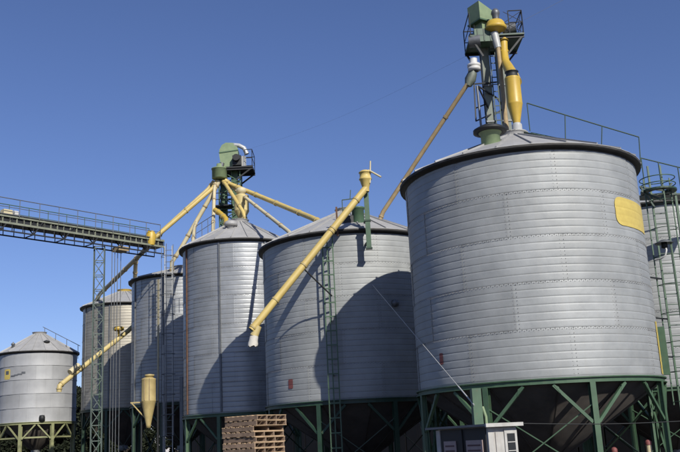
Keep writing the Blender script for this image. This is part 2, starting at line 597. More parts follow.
F_AP = P(514, 138.5, 27.67).z
E_AP = P(349, 213, 36.0).z
D_AP = P(233, 223.5, 44.0).z
grain_bin('F', 'largest ribbed galvanised bin with yellow painted patch and roof handrail', 5.87, 27.67, 3.66, 3.06, 9.60, 5, 8, 6, F_AP, 0.20, 'galv', 'green', 8, 33, knee=1.05)
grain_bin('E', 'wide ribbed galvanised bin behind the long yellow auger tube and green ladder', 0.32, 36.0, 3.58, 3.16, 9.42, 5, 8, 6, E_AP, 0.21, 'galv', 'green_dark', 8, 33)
grain_bin('D', 'tall ribbed bin with rusty stiffener below the spider of yellow spouts', -5.2, 44.0, 2.85, 3.23, 11.38, 6, 8, 6, D_AP, 0.22, 'galv_bright', 'green', 8, 38, stiff=8, rust_at=-65)
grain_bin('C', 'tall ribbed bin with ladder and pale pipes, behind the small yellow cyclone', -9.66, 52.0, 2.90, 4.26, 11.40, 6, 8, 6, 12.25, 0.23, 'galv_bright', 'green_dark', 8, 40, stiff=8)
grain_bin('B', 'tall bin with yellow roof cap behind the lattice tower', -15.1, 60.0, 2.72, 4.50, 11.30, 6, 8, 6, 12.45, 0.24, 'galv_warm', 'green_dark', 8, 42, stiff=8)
grain_bin('A', 'short smooth-sheeted bin with conical roof on pale olive legs', -21.6, 62.0, 2.59, 3.98, 8.66, 5, 16, 0, P(40.5, 334.5, 62).z, 0.17, 'galv_flat', 'olive', 8, 36, npanel=20, hop='hopper_pale', knee=0.95, midring=0.85, postw=0.2, braces=False)
grain_bin('G', 'ribbed bin half hidden behind the largest bin, beside the caged ladder', 13.0, 36.5, 3.66, 3.06, P(674, 201, 32.9).z, 5, 8, 6, P(674, 201, 32.9).z + 1.0, 0.20, 'galv', 'green', 8, 33)
grain_bin('H', 'bin behind the largest bin of which only green legs and hopper show', 7.2, 45.6, 3.66, 3.06, 9.55, 5, 8, 6, 10.8, 0.20, 'galv', 'green', 8, 33, detail=False)

# painted marks on the walls
rF = BINS['F']['root']
a0, a1, z_a, z_b = wall_patch('F', '', '', 616.5, 222, 647, 236)
z_a = min(z_a, z_b)
zt = Pcyl(619, 197, 5.87, 27.67, 3.67).z
patch_mesh('F', a0, a1, z_a, zt, rounded=0.24).build('painted_emblem', 'decal', rF)
em = [o for o in col.objects if o.name.startswith('painted_emblem')][0]
for key, x0, y0, x1, y1 in (('F', 440.5, 365, 443, 353), ('E', 289, 389, 293, 379)):
    b0, b1, zb, zt2 = wall_patch(key, '', '', x0, y0, x1, y1)
    patch_mesh(key, b0, b1, zb, zt2, rounded=0.03, na=4).build('red_mark', 'red_dull', BINS[key]['root'])
rA = BINS['A']['root']
b0, b1, zb, zt2 = wall_patch('A', '', '', 4.5, 380, 10.5, 369)
emA = patch_mesh('A', b0, b1, zb, zt2, rounded=0.05, na=6, nz=8).build('painted_emblem', 'decal', rA)
for (x0, y0, x1, y1) in ((6, 375, 9, 371), (11, 377, 15, 375.2), (14, 376, 18, 374.4), (17.5, 375.2, 22, 373.4), (21.5, 373.8, 25.5, 371.6)):
    b0, b1, zb, zt2 = wall_patch('A', '', '', x0, y0, x1, y1)
    patch_mesh('A', b0, b1, zb, zt2, off=0.024, na=4, nz=3).build('lettering', 'steel', emA, rA)

# roof fittings on bin A
mb = MB()
c = P(46.5, 346.5, 60.6)
mb.lathe([(0.13, -0.4), (0.13, 0.25), (0.22, 0.3), (0.22, 0.36), (0, 0.45)], c, 12)
mb.build('roof_vent', 'dark', rA)
mb = MB()
c = P(13, 348, 60.2)
mb.lathe([(0.10, -0.35), (0.10, 0.2), (0.16, 0.24), (0.0, 0.42)], c, 12)
mb.build('roof_vent', 'steel', rA)
mb = MB()
c = Pcyl(42, 417.5, -21.6, 62, 2.6)
mb.lathe([(0.0, 0.16), (0.16, 0.14), (0.2, 0.0), (0.2, -0.25), (0.0, -0.25)], c, 14)
mb.build('inspection_hatch', 'dark', rA)
# stair rail on A roof
rail = MB()
pa, pb = P(43, 327, 62.2), P(80, 346, 61.0)
rail.tube([pa, pb], 0.022, 6)
for t in (0.05, 0.35, 0.65, 0.95):
    q = pa.lerp(pb, t)
    rail.tube([q, q - Vector((0, 0, 0.95))], 0.02, 6)
rail.build('roof_handrail', 'steel', rA)

# roof handrail and fittings on bin F
pts = [P(527, 103, 28.6), P(565, 114.8, 28.4), P(602, 126.0, 28.2), P(638.8, 137, 28.0)]
mb = MB()
mb.tube(pts, 0.022, 8)
feet = [P(530, 131, 28.6), P(565.5, 143, 28.4), P(601.5, 147, 28.2), P(641, 168, 28.0)]
for a, b in zip(pts, feet):
    mb.tube([a, b], 0.018, 6)
mb.build('roof_handrail', 'green_dark', rF)
mb = MB()      # roof ladder climbing the slope beside the rail
qa, qb = Vector((6.3, 27.5, F_AP + 0.12)), P(572, 141, 25.0)
qb = Vector((5.87 + 3.3 * math.cos(R(-62)), 27.67 + 3.3 * math.sin(R(-62)), 9.78))
sd_ = (qb - qa).normalized().cross(Vector((0, 0, 1))) * 0.2
for s in (-1, 1):
    mb.bar(qa + sd_ * s, qb + sd_ * s, 0.05, 0.06)
for k in range(1, 12):
    q = qa.lerp(qb, k / 12)
    mb.bar(q - sd_, q + sd_, 0.04, 0.04)
mb.build('roof_ladder', 'green_dark', rF)
mb = MB()
c = P(491, 143.5, 25.9)
mb.lathe([(0.30, -0.5), (0.30, 0.32), (0.36, 0.34)], c, 20)
mb.build('roof_vent', 'green_pale', rF)
mb = MB()
mb.lathe([(0.36, 0.34), (0.52, 0.36), (0.52, 0.44), (0.30, 0.56), (0.0, 0.6)], c, 20)
mb.build('vent_cowl', 'dark', rF)
# green box column on F wall, right
a, b = Pcyl(656, 330, 5.87, 27.67, 3.66), Pcyl(660.3, 372, 5.87, 27.67, 3.66)
th = R(-19)
cx, cy = 5.87 + 3.78 * math.cos(th), 27.67 + 3.78 * math.sin(th)
mb = MB()
zc_ = (3.06 + 4.55) / 2
mb.box((cx, cy, zc_), (0.20, 0.18, 1.42), th)
mb.build('side_box', 'green', rF)
mb = MB()
b0 = R(-26)
patch_mesh('F', R(-28), R(-22.5), 3.1, 4.65, rounded=0.05, na=3, nz=36).build('yellow_stripe', 'decal', rF)

# ------------------------------------------------------------------ helper things
def spout(label, m, pts, r, group=None, flanges=(), cat='spout', name='grain_spout', fm=None):
    pts = [Vector(p) for p in pts]
    base = pts[-1].copy()
    root = thing(name, base, label, cat, group)
    mb = MB()
    mb.tube(pts, r, 14)
    mb.build('pipe', m, root)
    for i in range(len(pts) - 1):
        a, b = pts[i], pts[i + 1]
        n = max(1, int((b - a).length / 2.6))
        for k in range(n):
            q = a.lerp(b, (k + 0.5) / n)
            d = (b - a).normalized() * 0.035
            m2 = MB()
            m2.tube([q - d, q + d], r * 1.22, 14)
            m2.build('flange', fm or {'cream': 'tan', 'tan': 'tan'}.get(m, 'ochre'), root)
    return root


def lattice_mast(name, label, base, w_, h, m, cat, stepz, rz=0, pipe=0.05, group=None):
    root = thing(name, base, label, cat, group)
    b = Vector(base)
    ca, sa = math.cos(rz), math.sin(rz)
    cs = []
    for sx, sy in ((-1, -1), (1, -1), (1, 1), (-1, 1)):
        x, y = sx * w_ / 2, sy * w_ / 2
        cs.append(Vector((b.x + x * ca - y * sa, b.y + x * sa + y * ca, b.z)))
    for c in cs:
        mb = MB()
        mb.bar(c, c + Vector((0, 0, h)), pipe)
        mb.build('leg', m, root)
    n = max(1, int(h / stepz))
    for i in range(n):
        za, zb = i * h / n, (i + 1) * h / n
        mb = MB()
        for k in range(4):
            c, d = cs[k], cs[(k + 1) % 4]
            if (i + k) % 2:
                c, d = d, c
            mb.bar(c + Vector((0, 0, za)), d + Vector((0, 0, zb)), pipe * 0.62)
            mb.bar(c + Vector((0, 0, zb)), d + Vector((0, 0, zb)), pipe * 0.62)
        mb.build('lattice_bracing', m, root)
    return root


def railing(mb, pts, h, r=0.02, mid=True, n=None):
    for i in range(len(pts) - 1):
        a, b = Vector(pts[i]), Vector(pts[i + 1])
        k = n or max(1, int((b - a).length / 1.0))
        up = Vector((0, 0, h))
        mb.tube([a + up, b + up], r, 6)
        if mid:
            mb.tube([a + up * 0.5, b + up * 0.5], r * 0.8, 6)
        for j in range(k + 1):
            q = a.lerp(b, j / k)
            mb.tube([q, q + up], r, 6)


def cyclone(root, c, r, htop, hcone, m, rootloc=None):
    mb = MB()
    mb.lathe([(0.0, htop + r * 0.22), (r * 0.55, htop + r * 0.2), (r, htop), (r * 1.02, htop - 0.03), (r, htop - 0.06), (r, 0.03), (r * 1.03, 0), (r, -0.03), (r * 0.34, -hcone), (r * 0.34, -hcone - 0.15), (0, -hcone - 0.15)], c, 28)
    return mb.build('cyclone_body', m, root)


# ------------------------------------------------------------------ bucket elevator by the largest bin
TY = 32.6
tb = P(497, 128, TY)
tb = Vector((tb.x, TY, 0))
elF = thing('bucket_elevator', tb, 'bucket elevator with yellow dome and pale green head above the largest bin', 'grain elevator', 'bucket elevators')
zh = P(487, 46, TY).z            # underside of head
for dx in (-0.22, 0.40):
    mb = MB()
    mb.box((tb.x + dx, TY, zh / 2), (0.30, 0.30, zh))
    mb.build('trunking', 'trunk', elF)
    for k in range(1, int(zh / 1.5)):
        m2 = MB()
        m2.box((tb.x + dx, TY, k * 1.5), (0.37, 0.37, 0.06))
        m2.build('trunking_flange', 'steel', elF)
mb = MB()
mb.box((tb.x, TY, 0.35), (1.2, 0.7, 0.7))
mb.build('boot', 'green_dark', elF)
# ladder on the front of the trunk
mb = MB()
for s in (-1, 1):
    mb.bar((tb.x + 0.05 + s * 0.1, TY - 0.25, 0.0), (tb.x + 0.05 + s * 0.1, TY - 0.25, zh), 0.035)
for k in range(int(zh / 0.3)):
    mb.bar((tb.x - 0.05, TY - 0.25, 0.3 + k * 0.3), (tb.x + 0.15, TY - 0.25, 0.3 + k * 0.3), 0.03)
mb.build('ladder', 'green_dark', elF)
# platform
pz = zh + 0.1
pl = [P(469, 50, TY - 0.9), P(521, 44, TY - 0.2)]
xl, xr = P(468, 50, TY).x, P(521, 46, TY).x
mb = MB()
mb.box(((xl + xr) / 2, TY + 0.05, pz), (xr - xl, 1.7, 0.07))
mb.build('platform', 'green_dark', elF)
for y in (TY - 0.7, TY + 0.8):
    mb = MB()
    mb.bar((xr - 0.05, y, pz - 0.05), (tb.x + 0.45, y, pz - 0.95), 0.07)
    mb.bar((xl + 0.05, y, pz - 0.05), (tb.x - 0.40, y, pz - 0.85), 0.07)
    mb.bar((xl, y, pz - 0.08), (xr, y, pz - 0.08), 0.06, 0.10)
    mb.build('platform_bracket', 'dark', elF)
mb = MB()
y0, y1 = TY - 0.78, TY + 0.88
railing(mb, [(xl + 0.03, y0, pz), (xl + 0.03, y1, pz), (xr - 0.03, y1, pz), (xr - 0.03, y0, pz), ((xl + xr) / 2 + 0.5, y0, pz)], 1.0, 0.022)
mb.build('railing', 'dark', elF)
mb = MB()
for za_, zb2 in ((0.05, 0.5), (0.5, 0.05), (0.5, 0.97), (0.97, 0.5)):
    mb.tube([(xr - 0.03, y0, pz + za_), (xr - 0.03, y1, pz + zb2)], 0.012, 5)
    mb.tube([(xr - 0.75, y0, pz + za_), (xr - 0.03, y0, pz + zb2)], 0.012, 5)
mb.build('railing_mesh', 'dark', elF)
mb = MB()
mb.tube([(tb.x - 0.42, TY - 0.1, 0.2), (tb.x - 0.42, TY - 0.1, zh - 0.4), (tb.x - 0.6, TY - 0.3, zh), (tb.x - 0.62, TY - 0.5, pz + 0.6)], 0.025, 6)
mb.build('conduit', 'dark', elF)
mb = MB()
mb.box((xl + 0.35, TY + 0.5, pz + 0.35), (0.35, 0.3, 0.6))
mb.build('control_box', 'green', elF)
# head housing, pale green with sloped hood
ha, hb = P(471, 40, TY), P(493, 7, TY)
xa, xb, zt_ = ha.x, hb.x, hb.z
hz0 = pz + 0.05
hc = Vector(((xa + xb) / 2, TY - 0.05, 0))
hd = Vector((math.cos(R(32)), math.sin(R(32)), 0))
hp_ = Vector((hd.y, -hd.x, 0))          # towards the viewer
def HB(u, v, z):
    return hc + hd * u + hp_ * v + Vector((0, 0, z))
def head_box(mb, u0, u1, v0, v1, za, zb0, zb1):
    mb.hexa([HB(u0, v1, za), HB(u1, v1, za), HB(u1, v0, za), HB(u0, v0, za), HB(u0, v1, zb0), HB(u1, v1, zb1), HB(u1, v0, zb1), HB(u0, v0, zb0)])
zm = hz0 + (zt_ - hz0) * 0.50
mb = MB()
head_box(mb, -0.26, 0.20, -0.26, 0.26, hz0, zm, zm)
mb.build('head_throat', 'green_pale', elF)
mb = MB()
head_box(mb, -0.42, 0.42, -0.34, 0.36, zm + 0.002, zt_ + 0.02, zt_ - 0.32)
mb.build('head_housing', 'green_pale', elF)
mb = MB()
head_box(mb, -0.46, 0.46, -0.38, 0.40, zm - 0.03, zm + 0.03, zm + 0.03)
mb.build('housing_flange', 'green', elF)
mb = MB()
c = P(476, 42, TY - 0.55)
mb.tube([c + Vector((-0.28, 0, 0.02)), c + Vector((0.16, -0.1, 0.02))], 0.24, 18)
mb.build('gear_drum', 'steel', elF)
mb = MB()
c = P(483, 38, TY - 0.5)
mb.box(c, (0.75, 0.6, 0.55))
mb.build('gearbox', 'green', elF)
mb = MB()
for u_ in (-0.25, 0.0, 0.25):
    mb.box((c[0] + u_, c[1] - 0.31, c[2]), (0.05, 0.02, 0.5))
mb.build('gearbox_rib', 'green_dark', elF)
mb = MB()
c = P(495.5, 27.5, TY - 0.75)
mb.lathe([(0.40, -0.10), (0.43, -0.06), (0.43, 0.0), (0.38, 0.05), (0.36, 0.17), (0.30, 0.25), (0.14, 0.30), (0, 0.31)], c, 28)
mb.lathe([(0.0, -0.24), (0.16, -0.22), (0.40, -0.10)], c, 28)
mb.build('distributor_dome', 'yellow', elF)
mb = MB()
c = P(495.5, 15, TY - 0.7)
mb.lathe([(0.13, -0.2), (0.15, 0.0), (0.18, 0.06), (0.16, 0.16), (0.10, 0.24), (0, 0.28)], c, 16)
mb.build('motor', 'steel', elF)
mb = MB()
c = P(510, 30, TY - 0.1)
mb.tube([c + Vector((-0.3, 0, 0)), c + Vector((0.22, -0.12, 0))], 0.26, 18)
mb.build('drive_motor', 'steel', elF)
mb = MB()
mb.tube([P(494, 33, TY - 0.75), P(498, 48, TY - 0.75)], 0.16, 14, radii=[0.17, 0.13])
mb.build('outlet_funnel', 'steel_light', elF)
# tan down pipe to the roof of F
mb = MB()
pt, pb_ = P(498, 47, TY - 0.75), P(507, 132, 28.9)
mb.tube([pt, P(500.5, 70, TY - 1.2), pb_], 0.085, 14)
mb.build('down_pipe', 'tan', elF)
# yellow air duct and cyclone
mb = MB()
mb.tube([P(503.5, 36, TY - 0.5), P(504, 52, TY - 0.6), P(505.5, 62, TY - 0.9), P(508, 67, 30.6), P(513, 76, 29.2), P(516, 82, 28.4)], 0.15, 16, radii=[0.15, 0.15, 0.16, 0.19, 0.21, 0.2])
mb.build('air_duct', 'yellow', elF)
for y_ in (40, 52):
    mb = MB()
    c = P(503.8, y_, TY - 0.55)
    mb.lathe([(0.16, -0.04), (0.19, -0.04), (0.19, 0.04), (0.16, 0.04)], c, 16)
    mb.build('duct_band', 'yellow', elF)
cyb = P(517.5, 131, 28.2)
cyF = thing('dust_cyclone', (cyb.x, cyb.y, cyb.z - 0.08), 'bright yellow dust cyclone standing on the roof of the largest bin', 'cyclone', 'dust cyclones')
zc0 = P(516, 104, 28.2).z
ztp = P(514, 78, 28.2).z
cyclone(cyF, (cyb.x, cyb.y, zc0), 0.26, ztp - zc0, zc0 - cyb.z - 0.12, 'yellow')
mb = MB()
mb.lathe([(0.26, ztp - 0.02), (0.20, ztp + 0.10), (0.20, ztp + 0.20), (0.24, ztp + 0.22), (0.0, ztp + 0.30)], (cyb.x, cyb.y, 0), 18)
mb.build('inlet_cap', 'dark', cyF)
mb = MB()
mb.lathe([(0.12, 0.28), (0.17, 0.22), (0.17, -0.02), (0.30, -0.04), (0.30, -0.12)], cyb, 18)
mb.build('roof_collar', 'steel_light', cyF)
# white boot, hopper and side frame at the left of the head
mb = MB()
c = P(474, 67, TY - 0.6)
mb.lathe([(0.15, 0.34), (0.14, 0.14), (0.26, 0.10), (0.26, 0.0), (0.20, -0.02), (0.25, -0.04), (0.25, -0.14), (0.16, -0.18)], c, 20)
mb.build('flexible_boot', 'white', elF)
mb = MB()
ct = P(473, 72, TY - 0.6)
cb = P(468, 86, TY - 0.6)
mb.tube([ct, ct.lerp(cb, 0.55), cb], 0.2, 4, radii=[0.17, 0.22, 0.13])
mb.build('transition_box', 'trunk', elF)
mb = MB()
n1, n2, n3 = P(474, 84, TY - 0.5), P(476, 121, TY - 0.5), P(478, 86, TY - 0.5)
for a, b in ((n1, n2), (n3, P(492, 116, TY)), (n3, P(497, 98, TY)), (n2, P(496, 112, TY)), (n1, P(497, 82, TY)), (P(476, 108, TY - 0.5), P(486, 104, TY)), (P(492, 116, TY), P(512, 103, TY)), (P(497, 98, TY), P(512, 120, TY))):
    mb.bar(a, b, 0.05)
mb.build('side_frame', 'dark', elF)
mb = MB()
mb.tube([P(477, 86, TY - 0.6), P(483.5, 150, TY - 0.6)], 0.045, 8)
mb.build('stay_pole', 'steel', elF)
spout('long weathered tan spout from the tall head down to the bin roof by the auger', 'tan',
      [P(467.5, 84, TY - 0.6), P(383, 212, 34.6), P(379.5, 221, 34.6)], 0.088, 'spouts running between bins')

# ------------------------------------------------------------------ bucket elevator by bin D
DY = 49.8
db = P(231, 215, DY)
db = Vector((db.x, DY, 0))
elD = thing('bucket_elevator', db, 'bucket elevator with green drum distributor feeding a fan of yellow spouts', 'grain elevator', 'bucket elevators')
zh = P(232, 171, DY).z
for dx in (-0.36, 0.28):
    mb = MB()
    mb.box((db.x + dx, DY, zh / 2), (0.34, 0.30, zh))
    mb.build('trunking', 'green', elD)
    for k in range(1, int(zh / 1.5)):
        m2 = MB()
        m2.box((db.x + dx, DY, k * 1.5 + 0.4), (0.42, 0.38, 0.07))
        m2.build('trunking_flange', 'green_pale', elD)
mb = MB()
mb.box((db.x, DY, 0.35), (1.2, 0.7, 0.7))
mb.build('boot', 'green_dark', elD)
mb = MB()
for s in (-1, 1):
    mb.bar((db.x - 0.04 + s * 0.15, DY - 0.3, 0.0), (db.x - 0.04 + s * 0.15, DY - 0.3, zh), 0.045)
for k in range(int(zh / 0.35)):
    mb.bar((db.x - 0.19, DY - 0.3, 0.3 + k * 0.35), (db.x + 0.11, DY - 0.3, 0.3 + k * 0.35), 0.04)
mb.build('ladder', 'green', elD)
zf0 = 9.5
cf = [(db.x + a_, DY + b_) for a_, b_ in ((-0.62, -0.4), (0.62, -0.4), (0.62, 0.45), (-0.62, 0.45))]
for x_, y_ in cf:
    mb = MB()
    mb.bar((x_, y_, 0), (x_, y_, zh), 0.07)
    mb.build('frame_leg', 'green', elD)
nf = int((zh - zf0) / 0.8)
for k in range(nf):
    za_, zb2 = zf0 + k * (zh - zf0) / nf, zf0 + (k + 1) * (zh - zf0) / nf
    mb = MB()
    for i in range(4):
        p_, q_ = cf[i], cf[(i + 1) % 4]
        if (k + i) % 2:
            p_, q_ = q_, p_
        mb.bar((*p_, za_), (*q_, zb2), 0.045)
        mb.bar((*p_, zb2), (*q_, zb2), 0.045)
    mb.build('frame_bracing', 'green', elD)
xl, xr = P(222, 171, DY).x, P(254, 169, DY).x
pz = zh
mb = MB()
mb.box(((xl + xr) / 2, DY, pz), (xr - xl, 1.5, 0.08))
mb.build('platform', 'dark', elD)
for y in (DY - 0.65, DY + 0.65):
    mb = MB()
    mb.bar((xr - 0.05, y, pz - 0.06), (db.x + 0.42, y, pz - 0.75), 0.08)
    mb.bar((xl, y, pz - 0.09), (xr, y, pz - 0.09), 0.06, 0.12)
    mb.build('platform_bracket', 'dark', elD)
mb = MB()
railing(mb, [((xl + xr) / 2 + 0.5, DY - 0.72, pz), (xr - 0.03, DY - 0.72, pz), (xr - 0.03, DY + 0.72, pz), (xl, DY + 0.72, pz)], 1.05, 0.022)
mb.build('railing', 'dark', elD)
# second lower service platform
zl = P(222, 209, DY).z
mb = MB()
mb.box((db.x - 0.35, DY - 0.4, zl), (1.1, 0.9, 0.06))
railing(mb, [(db.x - 0.88, DY - 0.8, zl), (db.x + 0.15, DY - 0.8, zl)], 0.75, 0.025)
mb.build('service_platform', 'dark', elD)
# head housing with rounded hood
a, b = P(220.5, 166, DY), P(238, 144, DY)
x0, x1, zt_ = a.x, b.x, b.z
prof = [(x0 + 0.1, pz + 0.05), (x1, pz + 0.05), (x1 + 0.03, zt_ - 0.45), (x1 - 0.06, zt_ - 0.18), (x1 - 0.28, zt_ - 0.03), (x0 + 0.38, zt_), (x0 + 0.14, zt_ - 0.14), (x0, zt_ - 0.42), (x0 - 0.02, zt_ - 0.75)]
mb = MB()
yf, yb = DY - 0.36, DY + 0.36
mb.poly([(x, yf, z) for x, z in prof])
mb.poly([(x, yb, z) for x, z in reversed(prof)])
for i in range(len(prof)):
    p, q = prof[i], prof[(i + 1) % len(prof)]
    mb.poly([(p[0], yf, p[1]), (p[0], yb, p[1]), (q[0], yb, q[1]), (q[0], yf, q[1])])
mb.build('head_housing', 'green_pale', elD)
mb = MB()
mb.bar((x0 - 0.04, yf - 0.02, zt_ - 0.62), (x1 + 0.05, yf - 0.02, zt_ - 0.5), 0.03, 0.06)
mb.build('housing_seam', 'green', elD)
mb = MB()
mb.tube([P(232, 145, DY - 0.2), P(239, 145.5, DY - 0.3), P(244, 148, DY - 0.3), P(247, 154, DY - 0.3)], 0.13, 12)
mb.build('guard_cover', 'steel_light', elD)
mb = MB()
c = P(237, 161, DY - 0.55)
mb.box(c, (0.5, 0.4, 0.6))
mb.tube([c + Vector((0, -0.2, 0.1)), c + Vector((0, -0.45, 0.1))], 0.2, 16)
mb.build('gearbox', 'dark', elD)
mb = MB()
c = P(243.5, 162, DY - 0.4)
mb.lathe([(0.16, -0.4), (0.16, 0.3), (0.1, 0.36), (0, 0.36)], c, 14)
mb.build('motor', 'steel_light', elD)
mb = MB()
c = P(219.5, 174, DY - 0.55)
mb.lathe([(0.0, -0.32), (0.40, -0.30), (0.44, -0.28), (0.44, 0.26), (0.47, 0.27), (0.47, 0.33), (0.40, 0.36), (0.18, 0.42), (0.16, 0.62), (0.0, 0.62)], c, 28)
mb.build('distributor_drum', 'green_pale', elD)
mb = MB()
mb.tube([P(222, 163, DY - 0.5), P(221, 168, DY - 0.5)], 0.15, 12)
mb.build('head_outlet', 'steel', elD)
# cyclone on the roof of D
cb = P(242, 222, 46.3)
cyD = thing('dust_cyclone', (cb.x, cb.y, cb.z - 0.75), 'faded yellow dust cyclone standing on the bin roof below the fan of spouts', 'cyclone', 'dust cyclones')
zc0 = P(243, 211, 46.3).z
ztp = P(245, 196, 46.3).z
cyclone(cyD, (cb.x, cb.y, zc0), 0.40, ztp - zc0, zc0 - cb.z - 0.1, 'yellow_pale')
mb = MB()
mb.lathe([(0.22, ztp), (0.22, ztp + 0.16), (0.27, ztp + 0.18), (0.27, ztp + 0.42), (0.2, ztp + 0.46), (0, ztp + 0.48)], (cb.x, cb.y, 0), 18)
mb.build('inlet_cap', 'cream', cyD)
mb = MB()
mb.lathe([(0.14, 0.05), (0.2, 0.0), (0.24, -0.03), (0.24, -0.75)], cb, 18)
mb.build('roof_collar', 'dark', cyD)
mb = MB()      # roof ventilator on D
c = P(231, 229, 42.6)
mb.lathe([(0.2, -0.3), (0.2, 0.15), (0.33, 0.16), (0.33, 0.30), (0.2, 0.42), (0, 0.45)], c, 16)
mb.build('roof_vent', 'roof', BINS['D']['root'])
mb = MB()
railing(mb, [P(196, 241, 45.0), P(214, 229.5, 44.6)], 0.8, 0.018, n=3)
mb.build('roof_handrail', 'steel', BINS['D']['root'])

dd = DY - 0.55
SG = 'spouts fanning out from the distributor drum'
spout('bright yellow spout from the drum to the catwalk end', 'yellow_mid', [P(217, 181, dd), P(213, 188, dd), P(158, 235, 47.4), P(153, 239, 47.4)], 0.125, SG)
spout('yellow spout lying just behind its brighter twin, drum to catwalk end', 'yellow_pale', [P(214, 181, dd + .3), P(208, 189, dd + .3), P(163, 230, 48.0), P(157, 240, 48.0)], 0.105, SG)
spout('cream jointed spout from the drum down to the roof of the bin with pale pipes', 'cream', [P(219, 181, dd), P(214, 191, dd), P(196, 222, 49.4), P(180, 250, 49.3), P(172, 262, 49.4), P(171.5, 277, 49.7)], 0.125, SG)
spout('short cream drop pipe branching off the jointed spout to the rusty-ribbed bin', 'cream', [P(196.5, 222, 49.3), P(194, 230, 46.5), P(192.5, 247, 44.0)], 0.09, SG)
spout('yellow spout straight down to the roof beside the faded cyclone', 'yellow_mid', [P(223, 181, dd), P(226, 185, dd - 0.4), P(235, 199, 45.3), P(243, 212, 44.9), P(247, 224, 44.6)], 0.105, SG)
spout('long yellow spout reaching across to the far roof slope behind the auger', 'yellow_mid', [P(225, 180, dd), P(230, 184, dd), P(312, 218, 38.5), P(322, 223, 37.2)], 0.125, SG)
spout('long cream spout ending at the left eave of the auger bin', 'cream', [P(224, 182, dd), P(232, 187, dd), P(288, 231, 37.2), P(296, 240, 35.6)], 0.09, SG)
spout('weathered upright cream pipe beside the green trunking', 'cream', [P(216, 181, dd), P(214.5, 188, dd - .1), P(213.5, 212, dd - 1.2), P(213, 233, 45.0)], 0.10, SG)
spout('stubby yellow elbow pipe low on the green trunking', 'yellow', [P(215, 210, 47.0), P(221, 214, 46.6), P(226, 219, 46.0), P(227, 229, 45.0)], 0.14, SG)

# ------------------------------------------------------------------ catwalk conveyor at the left
ZC = P(164, 254, 47.6).z
c1 = P(164, 254, 47.6)
c0 = Pz(-70, 219.5, ZC)
cu = (c1 - c0).normalized()
cn = Vector((-cu.y, cu.x, 0))
if cn.y < 0:
    cn = -cn
L_ = (c1 - c0).length
cat_ = thing('conveyor_catwalk', (c0.x, c0.y, ZC), 'overhead conveyor catwalk with handrails carried on a lattice tower', 'catwalk')


def CW(t, s=0.0, h=0.0):
    return c0 + cu * t + cn * s + Vector((0, 0, h))


WD = 0.9
DEP = 0.74
nb = int(L_ / 0.55)
for s in (0, WD):
    mb = MB()
    mb.bar(CW(0, s), CW(L_, s), 0.06)
    mb.build('bottom_chord', 'dark', cat_)
    mb = MB()
    mb.bar(CW(0, s, DEP), CW(L_, s, DEP), 0.09, 0.11)
    mb.build('deck_beam', 'conveyor', cat_)
for k in range(nb + 1):
    t = L_ * k / nb
    for s in (0, WD):
        mb = MB()
        mb.bar(CW(t, s, 0), CW(t, s, DEP), 0.035)
        mb.build('truss_upright', 'dark', cat_)
    mb = MB()
    if k % 3 == 0:
        mb.bar(CW(t, 0, 0), CW(t, WD, 0), 0.045)
        mb.bar(CW(t, 0, 0.0), CW(t + 0.5, 0, DEP), 0.06)
        mb.bar(CW(t, 0, 0), CW(t, WD, DEP), 0.05)
        mb.build('truss_brace', 'dark', cat_)
npl = int(L_ / 1.1)
mb = MB()
mb.hexa([CW(0, 0.02, 0.06), CW(0.98, 0.02, 0.06), CW(0.98, WD - 0.02, 0.06), CW(0, WD - 0.02, 0.06), CW(0, 0.02, 0.10), CW(0.98, 0.02, 0.10), CW(0.98, WD - 0.02, 0.10), CW(0, WD - 0.02, 0.10)])
for k in range(npl):
    t = k * 1.1
    m2 = MB()
    h0, h1 = DEP + 0.06, DEP + 0.09
    m2.hexa([CW(t, -0.1, h0), CW(t + 1.08, -0.1, h0), CW(t + 1.08, WD + 0.1, h0), CW(t, WD + 0.1, h0), CW(t, -0.1, h1), CW(t + 1.08, -0.1, h1), CW(t + 1.08, WD + 0.1, h1), CW(t, WD + 0.1, h1)])
    m2.build('deck_plate', 'steel', cat_)
# trough side: dark belt housing with cream ribs
mb = MB()
mb.hexa([CW(0, 0.06, 0.40), CW(L_, 0.06, 0.40), CW(L_, WD - 0.06, 0.40), CW(0, WD - 0.06, 0.40), CW(0, 0.06, DEP), CW(L_, 0.06, DEP), CW(L_, WD - 0.06, DEP), CW(0, WD - 0.06, DEP)])
mb.build('belt_housing', 'dark', cat_)
mb = MB()
mb.bar(CW(0, 0.0, 0.40), CW(L_, 0.0, 0.40), 0.07, 0.10)
mb.build('trough_flange', 'conveyor', cat_)
for k in range(int(L_ / 0.36)):
    t = 0.18 + k * 0.36
    m2 = MB()
    m2.bar(CW(t, 0.03, 0.40), CW(t, 0.03, DEP), 0.06, 0.05)
    m2.build('trough_rib', 'conveyor', cat_)
hr = 0.86
for s in (-0.08, WD + 0.08):
    mb = MB()
    n = int(L_ / 1.05)
    mb.tube([CW(0, s, DEP + hr), CW(L_ - 0.3, s, DEP + hr)], 0.022, 6)
    mb.tube([CW(0, s, DEP + hr * 0.5), CW(L_ - 0.3, s, DEP + hr * 0.5)], 0.016, 6)
    for k in range(n + 1):
        t = min(L_ - 0.3, k * 1.05)
        mb.tube([CW(t, s, DEP), CW(t, s, DEP + hr)], 0.018, 6)
    mb.build('handrail', 'steel' if s < 0 else 'green', cat_)


def tcat(px):
    """distance along the catwalk seen at photo column px"""
    lo, hi = 0.0, L_
    for _ in range(40):
        mid = (lo + hi) / 2
        d = CW(mid, 0, 0.4) - CO
        x = 340 + FPX * d.dot(CR) / d.dot(fw)
        if x < px:
            lo = mid
        else:
            hi = mid
    return lo


